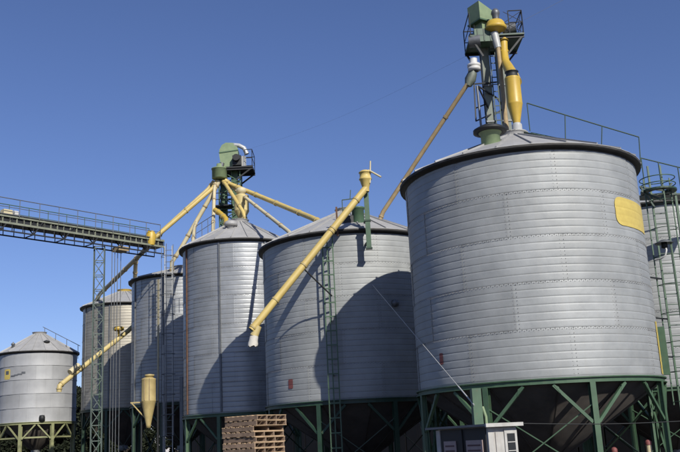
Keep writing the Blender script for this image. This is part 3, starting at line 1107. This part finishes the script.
t = tcat(9)
mb = MB()
q = CW(t, 0.3, DEP + 0.24)
mb.box(q, (0.45, 0.35, 0.26), math.atan2(cu.y, cu.x))
mb.build('drive_motor', 'cream', cat_)
mb = MB()
q = CW(t + 0.42, 0.25, DEP + 0.24)
mb.tube([q - cu * 0.09, q + cu * 0.12], 0.15, 14)
mb.build('drive_pulley_guard', 'white', cat_)
mb = MB()
q = CW(tcat(124), 0.35, -0.02)
mb.box(q, (0.62, 0.7, 0.22), math.atan2(cu.y, cu.x))
mb.build('discharge_gate', 'tan', cat_)
mb = MB()
q = CW(tcat(152), 0.1, DEP + 0.22)
mb.tube([q + Vector((0, 0, 0.25)), q, q + Vector((0, 0, -0.55))], 0.22, 10, radii=[0.18, 0.3, 0.2])
mb.build('inlet_hopper', 'yellow', cat_)
# lattice tower under the catwalk
q = CW(tcat(104.5), WD / 2, 0)
ang = math.atan2(cu.y, cu.x)
tw = lattice_mast('lattice_tower', 'slender green lattice tower holding up the overhead catwalk', (q.x, q.y, 0), 0.52, ZC - 0.04, 'tower', 'tower', 0.75, rz=0.25, pipe=0.06)
# off-frame support of the far end
q = CW(1.0, WD / 2, 0)
lattice_mast('lattice_tower', 'second lattice tower under the far end of the catwalk', (q.x, q.y, 0), 0.52, ZC - 0.04, 'green', 'tower', 0.9, rz=ang, pipe=0.06)
for i, px_ in enumerate((115.0, 119.0, 123.0, 127.5)):
    q = CW(tcat(px_), 0.25 + 0.12 * i, -0.02)
    mb = MB()
    zl = 1.0
    mb.tube([q, (q.x, q.y, 0.02)], 0.02, 6)
    o = single('hanging_cable', mb, 'steel', (q.x, q.y, 0), 'thin pale pipe dropping from the catwalk beside the lattice tower', 'cable', 'pipes dropping from the catwalk')
# cream spout from the catwalk end to bin B, with a branch to bin C
spout('long cream spout sloping from the catwalk end to the bin with yellow cap', 'cream', [P(148, 245, 47.9), P(143, 252, 48.4), P(100, 294, 57.6), P(96, 301, 58.6)], 0.13, 'spouts running between bins')
spout('short cream drop pipe from the sloping spout to the bin eave below', 'cream', [P(136, 258.5, 49.8), P(135.5, 266, 50.6), P(135, 279, 51.5)], 0.12, 'spouts running between bins')
# yellow spout in front of bins A and B
root = spout('pale yellow inclined spout with motor, its elbow hanging before the short bin', 'yellow_pale', [P(142, 318, 53.3), P(128, 331, 52.4), P(63, 383, 48.3), P(59.5, 386, 48.1), P(59, 392, 48.1)], 0.135, 'spouts running between bins')
mb = MB()
q, q2 = P(79, 367.5, 49.2), P(70.5, 374.5, 48.7)
mb.tube([q + Vector((0, -0.1, 0.1)), q2 + Vector((0, -0.1, 0.1))], 0.17, 14)
mb.build('drive_motor', 'cream', root)
mb = MB()
q = P(100, 353.5, 50.6)
mb.tube([q, (q.x, q.y, 0)], 0.045, 8)
mb.build('support_post', 'green_dark', root)
mb = MB()
q = P(118.5, 328.5, 51.6)
mb.lathe([(0.24, -0.14), (0.32, -0.1), (0.32, 0.06), (0.16, 0.12), (0, 0.13)], q, 14)
mb.bar(q + Vector((0, 0, -0.1)), P(119, 337, 51.75), 0.1)
mb.build('valve_hood', 'yellow', root)

# ------------------------------------------------------------------ yellow cyclone by bin C and the pipes
cc = P(148.5, 401, 46.0)
zb_ = P(149, 427, 46.0).z
cyC = thing('dust_cyclone', (cc.x, cc.y, 0), 'small pale yellow cyclone on a post below the ladder and pale pipes', 'cyclone', 'dust cyclones')
cyclone(cyC, (cc.x, cc.y, cc.z), 0.37, P(148, 379, 46).z - cc.z, cc.z - zb_ - 0.1, 'ochre')
mb = MB()
c = P(149.5, 377.5, 46.0)
mb.lathe([(0.2, -0.2), (0.2, 0.05), (0.25, 0.06), (0.25, 0.14), (0, 0.18)], c, 16)
mb.build('inlet_cap', 'ochre', cyC)
mb = MB()
mb.bar((cc.x, cc.y + 0.1, cc.z - 0.05), (cc.x - 0.95, cc.y + 0.1, cc.z - 0.05), 0.06)
mb.bar((cc.x - 0.9, cc.y + 0.1, cc.z - 0.05), (cc.x - 0.1, cc.y + 0.1, cc.z - 0.95), 0.05)
mb.build('bracket', 'ochre', cyC)
for t_ in (-1.9, -1.25):
    mb = MB()
    mb.bar((cc.x + 0.385 * math.cos(t_), cc.y + 0.385 * math.sin(t_), cc.z + 0.02), (cc.x + 0.385 * math.cos(t_), cc.y + 0.385 * math.sin(t_), P(148, 379, 46).z), 0.035)
    mb.build('body_seam', 'tan', cyC)
for dx in (-0.42, 0.42):
    mb = MB()
    mb.bar((cc.x + dx, cc.y + 0.3, 0), (cc.x + dx, cc.y + 0.3, cc.z), 0.07)
    mb.bar((cc.x + dx, cc.y + 0.3, cc.z - 0.03), (cc.x + dx * 0.6, cc.y, cc.z - 0.03), 0.06)
    mb.build('support_post', 'dark', cyC)
PG = 'upright pipes between the tall bins'
for px_, y0_, m_, r_, lab in ((158.3, 279, 'cream', 0.055, 'upright cream pipe running the full height of the bin with the ladder'),
                              (163.5, 345, 'steel_light', 0.045, 'shorter upright grey pipe beside the caged ladder')):
    a = P(px_, y0_, 48.4)
    mb = MB()
    mb.tube([a, (a.x, a.y, 0.0)], r_, 10)
    single('upright_pipe', mb, m_, (a.x, a.y, 0), lab, 'pipe', PG)
# caged ladder between C and D
la = P(168.5, 262, 47.6)
lad = thing('caged_ladder', (la.x, la.y, 0), 'narrow pale caged ladder climbing between the two tall bins', 'ladder')
mb = MB()
top = P(168, 246, 47.6).z
for s in (-1, 1):
    mb.bar((la.x + s * 0.2, la.y, 0), (la.x + s * 0.2, la.y, top), 0.045)
mb.build('side_rail', 'steel_light', lad)
for k in range(int(top / 0.33)):
    m2 = MB()
    m2.bar((la.x - 0.18, la.y, 0.33 * (k + 1) - .1), (la.x + 0.18, la.y, 0.33 * (k + 1) - .1), 0.028)
    m2.build('rung', 'steel', lad)
for k in range(10):
    z = 2.4 + k * (top - 2.5) / 9.5
    m2 = MB()
    m2.tube([(la.x + 0.36 * math.cos(t_), la.y - 0.1 - 0.5 * math.sin(t_), z) for t_ in [PI * q / 10 for q in range(11)]], 0.018, 6)
    m2.tube([(la.x - 0.36, la.y - 0.1, z), (la.x - 0.2, la.y, z)], 0.018, 6)
    m2.tube([(la.x + 0.36, la.y - 0.1, z), (la.x + 0.2, la.y, z)], 0.018, 6)
    m2.build('cage_hoop', 'steel', lad)
mb = MB()
for t_ in (0.15, 0.5, 0.85):
    x, y = la.x + 0.36 * math.cos(PI * t_), la.y - 0.1 - 0.5 * math.sin(PI * t_)
    mb.bar((x, y, 2.4), (x, y, top), 0.03)
mb.build('cage_strip', 'steel', lad)
mb = MB()
a = P(181.5, 395, 45.0)
mb.box((a.x, a.y, a.z / 2 + 0.45), (0.16, 0.16, a.z + 0.9))
single('steel_column', mb, 'steel', (a.x, a.y, 0), 'short grey square column before the rusty-ribbed bin edge', 'column')

# ------------------------------------------------------------------ auger tube before bin E
AY = 31.6
at, ab = P(366, 188, AY), P(251.5, 330, AY - 0.9)
aug = thing('unloading_auger', (at.x, at.y, at.z - 3), 'long yellow auger tube slanting across the bin wall with white sock', 'auger')
mb = MB()
mb.tube([at, ab], 0.13, 20, cap=False)
mb.build('tube', 'yellow_mid', aug)
ax = (ab - at).normalized()
mb = MB()
mb.tube([ab, ab - ax * 0.002], 0.125, 16)
mb.build('end_plate', 'dark', aug)
for f in (0.09, 0.30, 0.32, 0.56, 0.80, 0.985):
    q = at.lerp(ab, f)
    mb = MB()
    mb.tube([q - ax * 0.03, q + ax * 0.03], 0.15, 20)
    mb.build('flange', 'ochre', aug)
mb = MB()
c = P(365.5, 181, AY)
mb.lathe([(0.12, -0.42), (0.13, -0.24), (0.15, -0.2), (0.21, 0.02), (0.24, 0.05), (0.24, 0.09), (0.21, 0.10), (0.21, 0.30), (0.24, 0.31), (0.24, 0.34), (0.16, 0.40), (0, 0.42)], c, 24)
mb.build('head_cowl', 'yellow_mid', aug)
mb = MB()
hub = P(369.5, 171, AY - 0.1)
mb.tube([P(370, 183, AY - 0.1), P(370.3, 161, AY - 0.1)], 0.028, 8)
mb.tube([hub + Vector((0, -.05, 0)), P(381, 177, AY - 0.35)], 0.035, 8)
mb.tube([hub, P(366, 173, AY)], 0.07, 8)
mb.build('crank_vane', 'cream', aug)
mb = MB()
q = at.lerp(ab, 0.955)
s0 = q + Vector((0.05, 0, -0.1))
s1 = P(254, 336, AY - 0.85)
mb.tube([s0, s1], 0.15, 14, radii=[0.12, 0.15])
mb.build('outlet_neck', 'yellow_pale', aug)
mb = MB()
rows = []
sb = P(252.5, 346.5, AY - 0.85)
for i in range(6):
    t_ = i / 5
    cc_ = s1.lerp(sb, t_)
    rows.append([(cc_.x + (0.15 + 0.03 * t_) * (1 + 0.10 * math.sin(5 * k_ + 2 * i) * t_) * math.cos(2 * PI * k_ / 16), cc_.y + (0.15 + 0.03 * t_) * math.sin(2 * PI * k_ / 16), cc_.z + 0.03 * math.sin(k_ * 2.1) * t_) for k_ in range(16)])
mb.quadgrid(rows, closed=True)
mb.build('canvas_sock', 'canvas', aug)
# green chute hanging at the eave
mb = MB()
ga, gb = P(366, 193, AY + 0.25), P(366.8, 249, AY + 0.25)
mb.bar(ga, Vector((ga.x, ga.y, gb.z)), 0.18, 0.16)
mb.build('drive_column', 'green', aug)
for z in (gb.z + 0.02, (ga.z + gb.z) / 2):
    mb = MB()
    mb.box((ga.x, ga.y, z), (0.24, 0.22, 0.06))
    mb.build('column_flange', 'green_dark', aug)
mb = MB()
wl = Vector((0.32, 36, 0)) + (Vector((ga.x - 0.32, ga.y - 36, 0))).normalized() * 3.6
for z in (gb.z + 0.3, gb.z + 1.15):
    mb.bar((ga.x, ga.y, z), (wl.x, wl.y, z), 0.07)
mb.build('wall_bracket', 'green_dark', aug)
# stay rod to the ladder
mb = MB()
mb.tube([P(304, 269, AY - 0.45), P(332, 296, AY + 0.2)], 0.028, 8)
mb.build('stay_rod', 'dark', aug)

# motor and small frame on the roof of E
rE = BINS['E']['root']
mb = MB()
c = P(358, 216, 33.4)
mb.lathe([(0.24, -0.45), (0.24, 0.25), (0.28, 0.27), (0.28, 0.33), (0.0, 0.38)], c, 18)
mb.build('roof_motor', 'green', rE)
mb = MB()
c = P(349, 221, 33.4)
mb.box(c, (0.55, 0.4, 0.35), 0.3)
mb.build('motor_mount', 'dark', rE)
mb = MB()
for a, b in (((343, 221), (342, 200)), ((342, 200), (355, 198.5)), ((355, 198.5), (356, 218)), ((342.5, 210), (355.5, 209)), ((350, 199), (350.5, 190))):
    mb.bar(P(a[0], a[1], 33.4), P(b[0], b[1], 33.4), 0.035)
mb.build('roof_frame', 'green_dark', rE)

# three-rail green ladder on E
LY = 32.15
lb = P(337.5, 452, LY)
ez = P(333, 236, LY).z
gl = thing('wall_ladder', (lb.x, LY, 0), 'green three-railed ladder standing against the wide bin beside the auger', 'ladder')
lx = lb.x - 0.02
for dx in (-0.19, -0.02, 0.19):
    mb = MB()
    mb.bar((lx + dx, LY, 0), (lx + dx, LY, ez), 0.045 if dx else 0.06)
    mb.build('rail', 'green', gl)
n = int(ez / 0.5)
for k in range(n):
    mb = MB()
    mb.bar((lx - 0.19, LY - 0.02, 0.4 + k * 0.52), (lx + 0.19, LY - 0.02, 0.4 + k * 0.52), 0.045)
    if 0.4 + k * 0.52 < ez:
        mb.build('rung', 'green', gl)
mb = MB()
for z in (4.0, 6.0, 8.4):
    mb.bar((lx, LY, z), (lx, 32.55, z), 0.05)
mb.build('stand_off', 'green_dark', gl)
mb = MB()
a, b = P(336.3, 207, LY - 0.1), P(336.5, 236, LY - 0.1)
mb.bar(a, (a.x, a.y, b.z), 0.07)
mb.build('top_post', 'rust', gl)

# guy line across F to the green post
ga, gb = Pcyl(372.5, 285, 0.32, 36, 3.62), P(474, 405, 22.5)
mb = MB()
mb.tube([ga, gb], 0.011, 6)
gy = thing('guy_line', gb, 'thin pale guy line stretched from the wide bin down to a green leg', 'cable')
mb.build('line', 'steel_light', gy)
mb = MB()
mb.tube([ga.lerp(gb, 0.89), gb], 0.018, 8)
mb.build('turnbuckle', 'steel_light', gy)
mb = MB()
c = Pcyl(395, 303, 0.32, 36, 3.64)
mb.lathe([(0, 0.14), (0.12, 0.10), (0.15, 0.0), (0.12, -0.12), (0, -0.14)], c, 12)
mb.build('wall_cap', 'steel', rE)
# green column that takes the guy line
gp = P(476.5, 404, 22.65)
mb = MB()
gt = P(474.5, 387, 22.65).z
mb.box((gp.x, gp.y, gt / 2 - 0.02), (0.24, 0.16, gt - 0.04), 0.2)
col_ = thing('anchor_column', (gp.x, gp.y, 0), 'stout green column behind the white kiosk holding the guy line', 'column')
mb.build('column', 'green', col_)
mb = MB()
mb.tube([(gp.x + 0.2, gp.y - 0.05, 0), (gp.x + 0.2, gp.y - 0.05, gt - 0.75), (gp.x + 0.14, gp.y - 0.02, gt - 0.5)], 0.04, 8)
mb.build('conduit', 'green_pale', col_)

# ------------------------------------------------------------------ caged ladder and platform at the right
RY = 30.3
q = P(655, 190, RY)
zp = q.z
rx0, rx1 = P(641, 190, RY).x, P(672, 186, RY).x
acc = thing('access_tower', ((rx0 + rx1) / 2, RY, 0), 'green caged ladder tower with round top platform beside the largest bin', 'access ladder')
cxm = (rx0 + rx1) / 2
for dx, dy in ((-0.22, 0.0), (0.22, 0.0)):
    mb = MB()
    mb.bar((cxm + dx, RY + dy, 0), (cxm + dx, RY + dy, zp + 0.9), 0.06)
    mb.build('ladder_rail', 'green', acc)
for k in range(int((zp) / 0.36)):
    mb = MB()
    mb.bar((cxm - 0.2, RY, 0.3 + 0.36 * k), (cxm + 0.2, RY, 0.3 + 0.36 * k), 0.03)
    mb.build('rung', 'green_dark', acc)
for t_ in (0.0, 0.5, 1.0):
    mb = MB()
    x, y = cxm + 0.46 * math.cos(PI * t_), RY - 0.08 - 0.55 * math.sin(PI * t_)
    mb.bar((x, y, 2.3), (x, y, zp + 0.4), 0.038)
    mb.build('cage_bar', 'green', acc)
for k in range(8):
    z = 2.4 + k * (zp - 2.4) / 7.5
    mb = MB()
    pts = [(cxm + 0.46 * math.cos(PI * q_ / 12), RY - 0.08 - 0.55 * math.sin(PI * q_ / 12), z) for q_ in range(13)]
    mb.tube([(cxm + 0.22, RY, z)] + pts + [(cxm - 0.22, RY, z)], 0.013, 6)
    mb.build('cage_hoop', 'green_dark', acc)
mb = MB()
mb.lathe([(0.35, -0.03), (0.62, -0.03), (0.62, 0.03), (0.35, 0.03), (0.35, -0.03)], (cxm, RY - 0.15, zp - 0.1), 28, smooth=False)
mb.build('round_platform', 'green_dark', acc)
for h_ in (0.22, 0.45):
    mb = MB()
    mb.tube([(cxm + 0.60 * math.cos(2 * PI * k / 24), RY - 0.15 + 0.60 * math.sin(2 * PI * k / 24), zp + h_ - 0.1) for k in range(25)], 0.018, 6)
    mb.build('guard_hoop', 'green', acc)
mb = MB()
for a, b in (((640, 186), (655, 208)), ((672, 183), (660, 200)), ((641, 187), (672, 192)), ((641, 191), (660, 199))):
    mb.bar(P(a[0], a[1], RY - 0.3), P(b[0], b[1], RY - 0.3), 0.055)
mb.build('strut', 'green_dark', acc)
mb = MB()
ra, rb = P(641, 158, RY + 0.3), P(700, 172.5, RY + 0.6)
mb.tube([ra, rb], 0.022, 6)
for t_ in (0.0, 0.29, 0.62, 0.98):
    q = ra.lerp(rb, t_)
    mb.tube([q, (q.x, q.y, zp - 0.05)], 0.02, 6)
mb.build('handrail', 'green_dark', acc)
mb = MB()
mb.bar((ra.x - 0.2, RY + 0.45, zp - 0.12), (rb.x + 0.5, RY + 0.75, zp - 0.12), 0.7, 0.06)
mb.build('walkway', 'green_dark', acc)
# extra tall posts
for px_ in (676,):
    q = P(px_, 200, RY + 0.3)
    mb = MB()
    mb.bar((q.x, q.y, 0), (q.x, q.y, zp), 0.08)
    mb.build('tower_post', 'green', acc)
mb = MB()
q = P(655, 380, RY - 0.3)
for z in (3.9, 5.2, 6.6):
    mb = MB()
    mb.bar((cxm - 0.25, RY, z), (9.3, 28.8, z), 0.05)
    mb.build('wall_tie', 'dark', acc)
# dish lamp
q = P(664, 243, 29.55)
lamp = thing('yard_lamp', (q.x, q.y, q.z - 0.3), 'dark dish shaped yard lamp with white curved arm on the ladder cage', 'lamp')
mb = MB()
mb.lathe([(0.0, 0.12), (0.10, 0.11), (0.30, 0.0), (0.31, -0.02), (0.10, 0.06), (0, 0.07)], q, 20)
mb.build('shade', 'steel', lamp)
mb = MB()
mb.lathe([(0, 0.06), (0.09, 0.05), (0.11, -0.16), (0, -0.2)], q, 14)
mb.build('lamp_holder', 'dark', lamp)
mb = MB()
mb.tube([q + Vector((0.02, 0, -0.1)), P(666.5, 250, 29.5), P(665.5, 255.5, 29.5), P(661, 258.5, 29.6), P(655, 260, 29.8)], 0.032, 8)
mb.build('arm', 'white', lamp)

# ------------------------------------------------------------------ pallets
def pallet_meshes():
    out = {}
    W_ = 1.2
    mb = MB()
    mb.box((0, 0, 0), (W_, 0.095, 0.020))
    out['deck_board'] = mb.mesh('deck_board', 'wood')
    mb = MB()
    mb.box((0, 0, 0), (0.045, W_ - 0.01, 0.10))
    out['stringer'] = mb.mesh('stringer', 'wood_grey')
    return out


PM = pallet_meshes()
pc = P(253, 452, 24.2)
base = Vector((pc.x - 0.05, 24.9, 0))
NP = 17
ph = 0.144
random.seed(11)
for i in range(NP):
    ang = R(52) + R(random.uniform(-1.5, 1.5))
    dx, dy = random.uniform(-0.02, 0.02), random.uniform(-0.02, 0.02)
    if i >= NP - 2:
        dx += 0.06
        dy -= 0.03
    z = i * ph
    lab = 'wooden pallet within the tall stack by the bins'
    if i == NP - 1:
        lab = 'topmost wooden pallet of the tall stack by the bins'
    elif i == NP - 2:
        lab = 'wooden pallet second from the top of the stack'
    elif i == NP - 3:
        lab = 'wooden pallet third from the top, with only two wide openings'
    pt = thing('wooden_pallet', (base.x + dx, base.y + dy, z), lab, 'pallet', 'pallets in the stack')
    pt.rotation_euler.z = ang
    offs = (-0.575, 0.0, 0.575) if i == NP - 3 else (-0.575, -0.192, 0.192, 0.575)
    for k in range(7):
        link('deck_board', PM['deck_board'], pt, Matrix.Translation((0, -0.552 + k * 0.184, 0.132)))
    for x in offs:
        link('stringer', PM['stringer'], pt, Matrix.Translation((x, 0, 0.0705)))
    for k in (0, 1, 3, 5, 6):
        link('bottom_board', PM['deck_board'], pt, Matrix.Translation((0, -0.552 + k * 0.184, 0.0102)))

# ------------------------------------------------------------------ kiosk
kc = P(487, 424, 21.3)
KH = kc.z
hut = thing('control_kiosk', (kc.x, kc.y, 0), 'small white kiosk with flat roof and panelled side darkened as shade before the largest bin', 'kiosk')
ar = R(-58)                   # direction of the right (white) face normal
nR = Vector((math.cos(R(-62)), math.sin(R(-62)), 0))
nL = Vector((-math.cos(R(28)), -math.sin(R(28)), 0))
dl = -nR                      # along the left face, away from the corner
dr = -nL                      # along the right face
K = Vector((kc.x, kc.y, 0))
LW, RW = 2.15, 0.86


def KP(l, r_, z):
    return K + dl * l + dr * r_ + Vector((0, 0, z))


def kbox(name, m, l0, l1, r0, r1, z0, z1, parent=None):
    mb = MB()
    mb.hexa([KP(l0, r0, z0), KP(l0, r1, z0), KP(l1, r1, z0), KP(l1, r0, z0), KP(l0, r0, z1), KP(l0, r1, z1), KP(l1, r1, z1), KP(l1, r0, z1)])
    return mb.build(name, m, parent or hut, hut)


kbox('wall', 'hut_white', 0.03, LW, 0.03, RW, 0.0, KH - 0.06)
kbox('shade_sheet', 'dark', 0.10, LW - 0.16, 0.0, 0.028, 0.05, KH - 0.08)  # dark sheet over the white wall, painting this face as shaded
kbox('corner_post', 'hut_white', LW - 0.14, LW + 0.02, -0.02, 0.02, 0.0, KH - 0.08)
kbox('door_post', 'dark', LW * 0.5 - 0.05, LW * 0.5 + 0.05, -0.03, -0.002, 0.05, KH - 0.10)
for l0, l1 in ((0.22, 0.88), (1.32, 1.84)):
    pn = kbox('notice_panel', 'panel_pink', l0, l1, -0.026, -0.003, KH - 1.2, KH - 0.36)
    for k in range(6):
        kbox('text_line', 'panel_text', l0 + 0.06, l1 - 0.06, -0.030, -0.0265, KH - 0.50 - k * 0.12, KH - 0.46 - k * 0.12, pn)
kbox('roof', 'steel', -0.10, LW + 0.34, -0.14, RW + 0.06, KH - 0.055, KH)
kbox('fascia', 'hut_white', -0.145, -0.102, -0.14, RW + 0.10, KH - 0.075, KH + 0.01)
kbox('white_strip', 'hut_white', 0.0, 0.028, 0.22, 0.36, 0.1, KH - 0.20)
dk = kbox('door', 'hut_white', -0.005, 0.027, 0.48, RW - 0.01, 0.02, KH - 0.14)
kbox('window', 'glass', -0.012, -0.007, 0.55, RW - 0.08, KH - 1.0, KH - 0.24, dk)
for k in range(3):
    kbox('window_bar', 'hut_white', -0.02, -0.013, 0.555, RW - 0.085, KH - 0.45 - k * 0.2, KH - 0.43 - k * 0.2, dk)
kbox('door_handle', 'steel', -0.04, -0.006, 0.50, 0.53, KH - 1.15, KH - 1.0, dk)

# cable along the kiosk to the right, on a timber pole outside the picture
ca, cb = KP(-0.1, RW, KH - 0.02), P(694, 420.5, 22.8)
mb = MB()
pts = [ca.lerp(cb, t_ / 12) - Vector((0, 0, 0.05 * math.sin(PI * t_ / 12))) for t_ in range(13)]
mb.tube(pts, 0.012, 6)
single('service_cable', mb, 'dark', tuple(ca), 'thin dark cable running from the kiosk roof past the green legs', 'cable')
mb = MB()
mb.tube([(cb.x, cb.y, 0), (cb.x, cb.y, cb.z + 0.3)], 0.09, 12, radii=[0.1, 0.085])
single('timber_pole', mb, 'wood_grey', (cb.x, cb.y, 0), 'short timber pole carrying the dark kiosk cable', 'pole')

# bollards
for px_, py_, Y_, lab in ((648, 441, 33.0, 'cream bollard with red cap right of the green leg'), (614, 448.5, 33.5, 'low red capped bollard between the green legs')):
    t_ = P(px_, py_, Y_)
    bo = thing('bollard', (t_.x, t_.y, 0), lab, 'bollard', 'bollards under the bins')
    mb = MB()
    mb.lathe([(0.10, 0.0), (0.10, t_.z - 0.12)], (t_.x, t_.y, 0), 16)
    mb.build('post', 'cream', bo)
    mb = MB()
    mb.lathe([(0.115, t_.z - 0.14), (0.115, t_.z - 0.03), (0.07, t_.z + 0.03), (0, t_.z + 0.05)], (t_.x, t_.y, 0), 16)
    mb.build('cap', 'red_dull', bo)

# overhead wire from head to head
a = P(524, 20, TY)
mb = MB()
e = P(640, -40, TY + 6)
mb.tube([a, e], 0.005, 5)
b2, e2 = P(466, 56, TY), P(252, 148, DY)
mb.tube([b2.lerp(e2, t_ / 14) - Vector((0, 0, 0.35 * math.sin(PI * t_ / 14))) for t_ in range(15)], 0.0025, 5)
single('overhead_wire', mb, 'steel', tuple(b2), 'faint wire strung through the sky between the two elevator heads', 'wire')

# ------------------------------------------------------------------ dark shed and trees added behind to make the gloom
sh0 = Vector((5.87, 27.67, 0)) + ROWN * 19 - ROWU * 10
SL, SW, SE, SR = 82.0, 16.0, 6.4, 9.2
shed = thing('gloom_shed', tuple(sh0), 'long dark shed added behind the bins to make the gloom there', 'shed')  # added only as a dark backdrop behind the legs


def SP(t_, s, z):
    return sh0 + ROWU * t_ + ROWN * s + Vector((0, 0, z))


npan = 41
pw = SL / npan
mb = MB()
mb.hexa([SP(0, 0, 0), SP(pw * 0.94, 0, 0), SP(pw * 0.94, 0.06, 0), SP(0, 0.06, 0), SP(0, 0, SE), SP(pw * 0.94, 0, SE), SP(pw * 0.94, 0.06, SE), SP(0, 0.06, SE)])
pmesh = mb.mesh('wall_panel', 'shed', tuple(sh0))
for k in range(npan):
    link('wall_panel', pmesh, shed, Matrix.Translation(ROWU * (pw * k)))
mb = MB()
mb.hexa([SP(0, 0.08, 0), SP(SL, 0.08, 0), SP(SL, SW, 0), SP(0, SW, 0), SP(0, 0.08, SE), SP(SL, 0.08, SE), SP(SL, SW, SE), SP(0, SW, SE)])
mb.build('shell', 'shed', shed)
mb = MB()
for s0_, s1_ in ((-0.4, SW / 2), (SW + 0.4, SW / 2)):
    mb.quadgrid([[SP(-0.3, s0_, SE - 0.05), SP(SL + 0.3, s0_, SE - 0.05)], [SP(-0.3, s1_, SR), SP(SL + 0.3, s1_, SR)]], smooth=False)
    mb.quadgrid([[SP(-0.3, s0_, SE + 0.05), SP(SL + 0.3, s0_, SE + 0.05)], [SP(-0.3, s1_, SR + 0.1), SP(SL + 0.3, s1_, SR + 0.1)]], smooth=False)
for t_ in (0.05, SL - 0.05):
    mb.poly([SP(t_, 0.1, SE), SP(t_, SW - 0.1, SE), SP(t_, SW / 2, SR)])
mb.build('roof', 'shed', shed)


def leaf_crown(h, rad, n, seed):
    rnd = random.Random(seed)
    mb = MB()
    clumps = []
    for i in range(34):
        z = h * (0.10 + 0.88 * rnd.random())
        rr = rad * (1 - (z / h) ** 1.6) * (0.35 + 0.7 * rnd.random()) + 0.15
        a = rnd.random() * 2 * PI
        clumps.append((rr * math.cos(a), rr * math.sin(a), z, 0.45 + 0.6 * rnd.random() * (1 - 0.5 * z / h)))
    for i in range(n):
        c = clumps[rnd.randrange(len(clumps))]
        v = Vector((rnd.gauss(0, 1), rnd.gauss(0, 1), rnd.gauss(0, 1)))
        v = v.normalized() * c[3] * rnd.random() ** 0.4
        p = Vector((c[0], c[1], c[2])) + v
        p.z = max(0.4, p.z)
        a = Vector((rnd.gauss(0, 1), rnd.gauss(0, 1), rnd.gauss(0, 0.6))).normalized() * 0.18
        b = a.cross(Vector((rnd.gauss(0, 1), rnd.gauss(0, 1), rnd.gauss(0, 1)))).normalized() * 0.12
        mb.poly([p - a, p + b, p + a, p - b])
    return mb.mesh('crown', 'leaf')


def trunk_mesh(h, seed):
    rnd = random.Random(seed)
    mb = MB()
    mb.tube([(0, 0, 0), (0.08, 0.03, h * 0.4), (0.02, -0.05, h * 0.9)], 0.2, 8, radii=[0.26, 0.17, 0.04])
    for k in range(7):
        a = rnd.random() * 2 * PI
        z = h * (0.2 + 0.09 * k)
        mb.tube([(0.05, 0, z), (math.cos(a) * 0.8, math.sin(a) * 0.8, z + 0.5), (math.cos(a) * 1.5, math.sin(a) * 1.5, z + 0.7)], 0.06, 6, radii=[0.08, 0.05, 0.02])
    return mb.mesh('trunk', 'bark')


CM = [(leaf_crown(9.0, 2.6, 7000, 3), trunk_mesh(8.6, 5)), (leaf_crown(8.2, 2.9, 7000, 9), trunk_mesh(7.8, 6))]
rnd = random.Random(4)
for i in range(26):
    px_ = -24 + (i // 2) * 15 + 7 * (i % 2)
    Yt = 84 + 9 * (i % 2) + rnd.uniform(-3, 3)
    if i > 21:
        px_ = 140 + (i - 22) * 12
        Yt = 150
    q = P(px_, 440, Yt)
    tr = thing('gloom_tree', (q.x, Yt, 0), 'dark bushy evergreen added behind the short bin to fill the gloom', 'tree', 'added gloom trees')  # added to darken the background between the legs
    cm = CM[(i // 2) % 2]
    s = rnd.uniform(0.9, 1.05)
    rz = Matrix.Rotation(rnd.uniform(0, 6), 4, 'Z') @ Matrix.Scale(s, 4)
    link('trunk', cm[1], tr, rz)
    link('crown', cm[0], tr, rz)
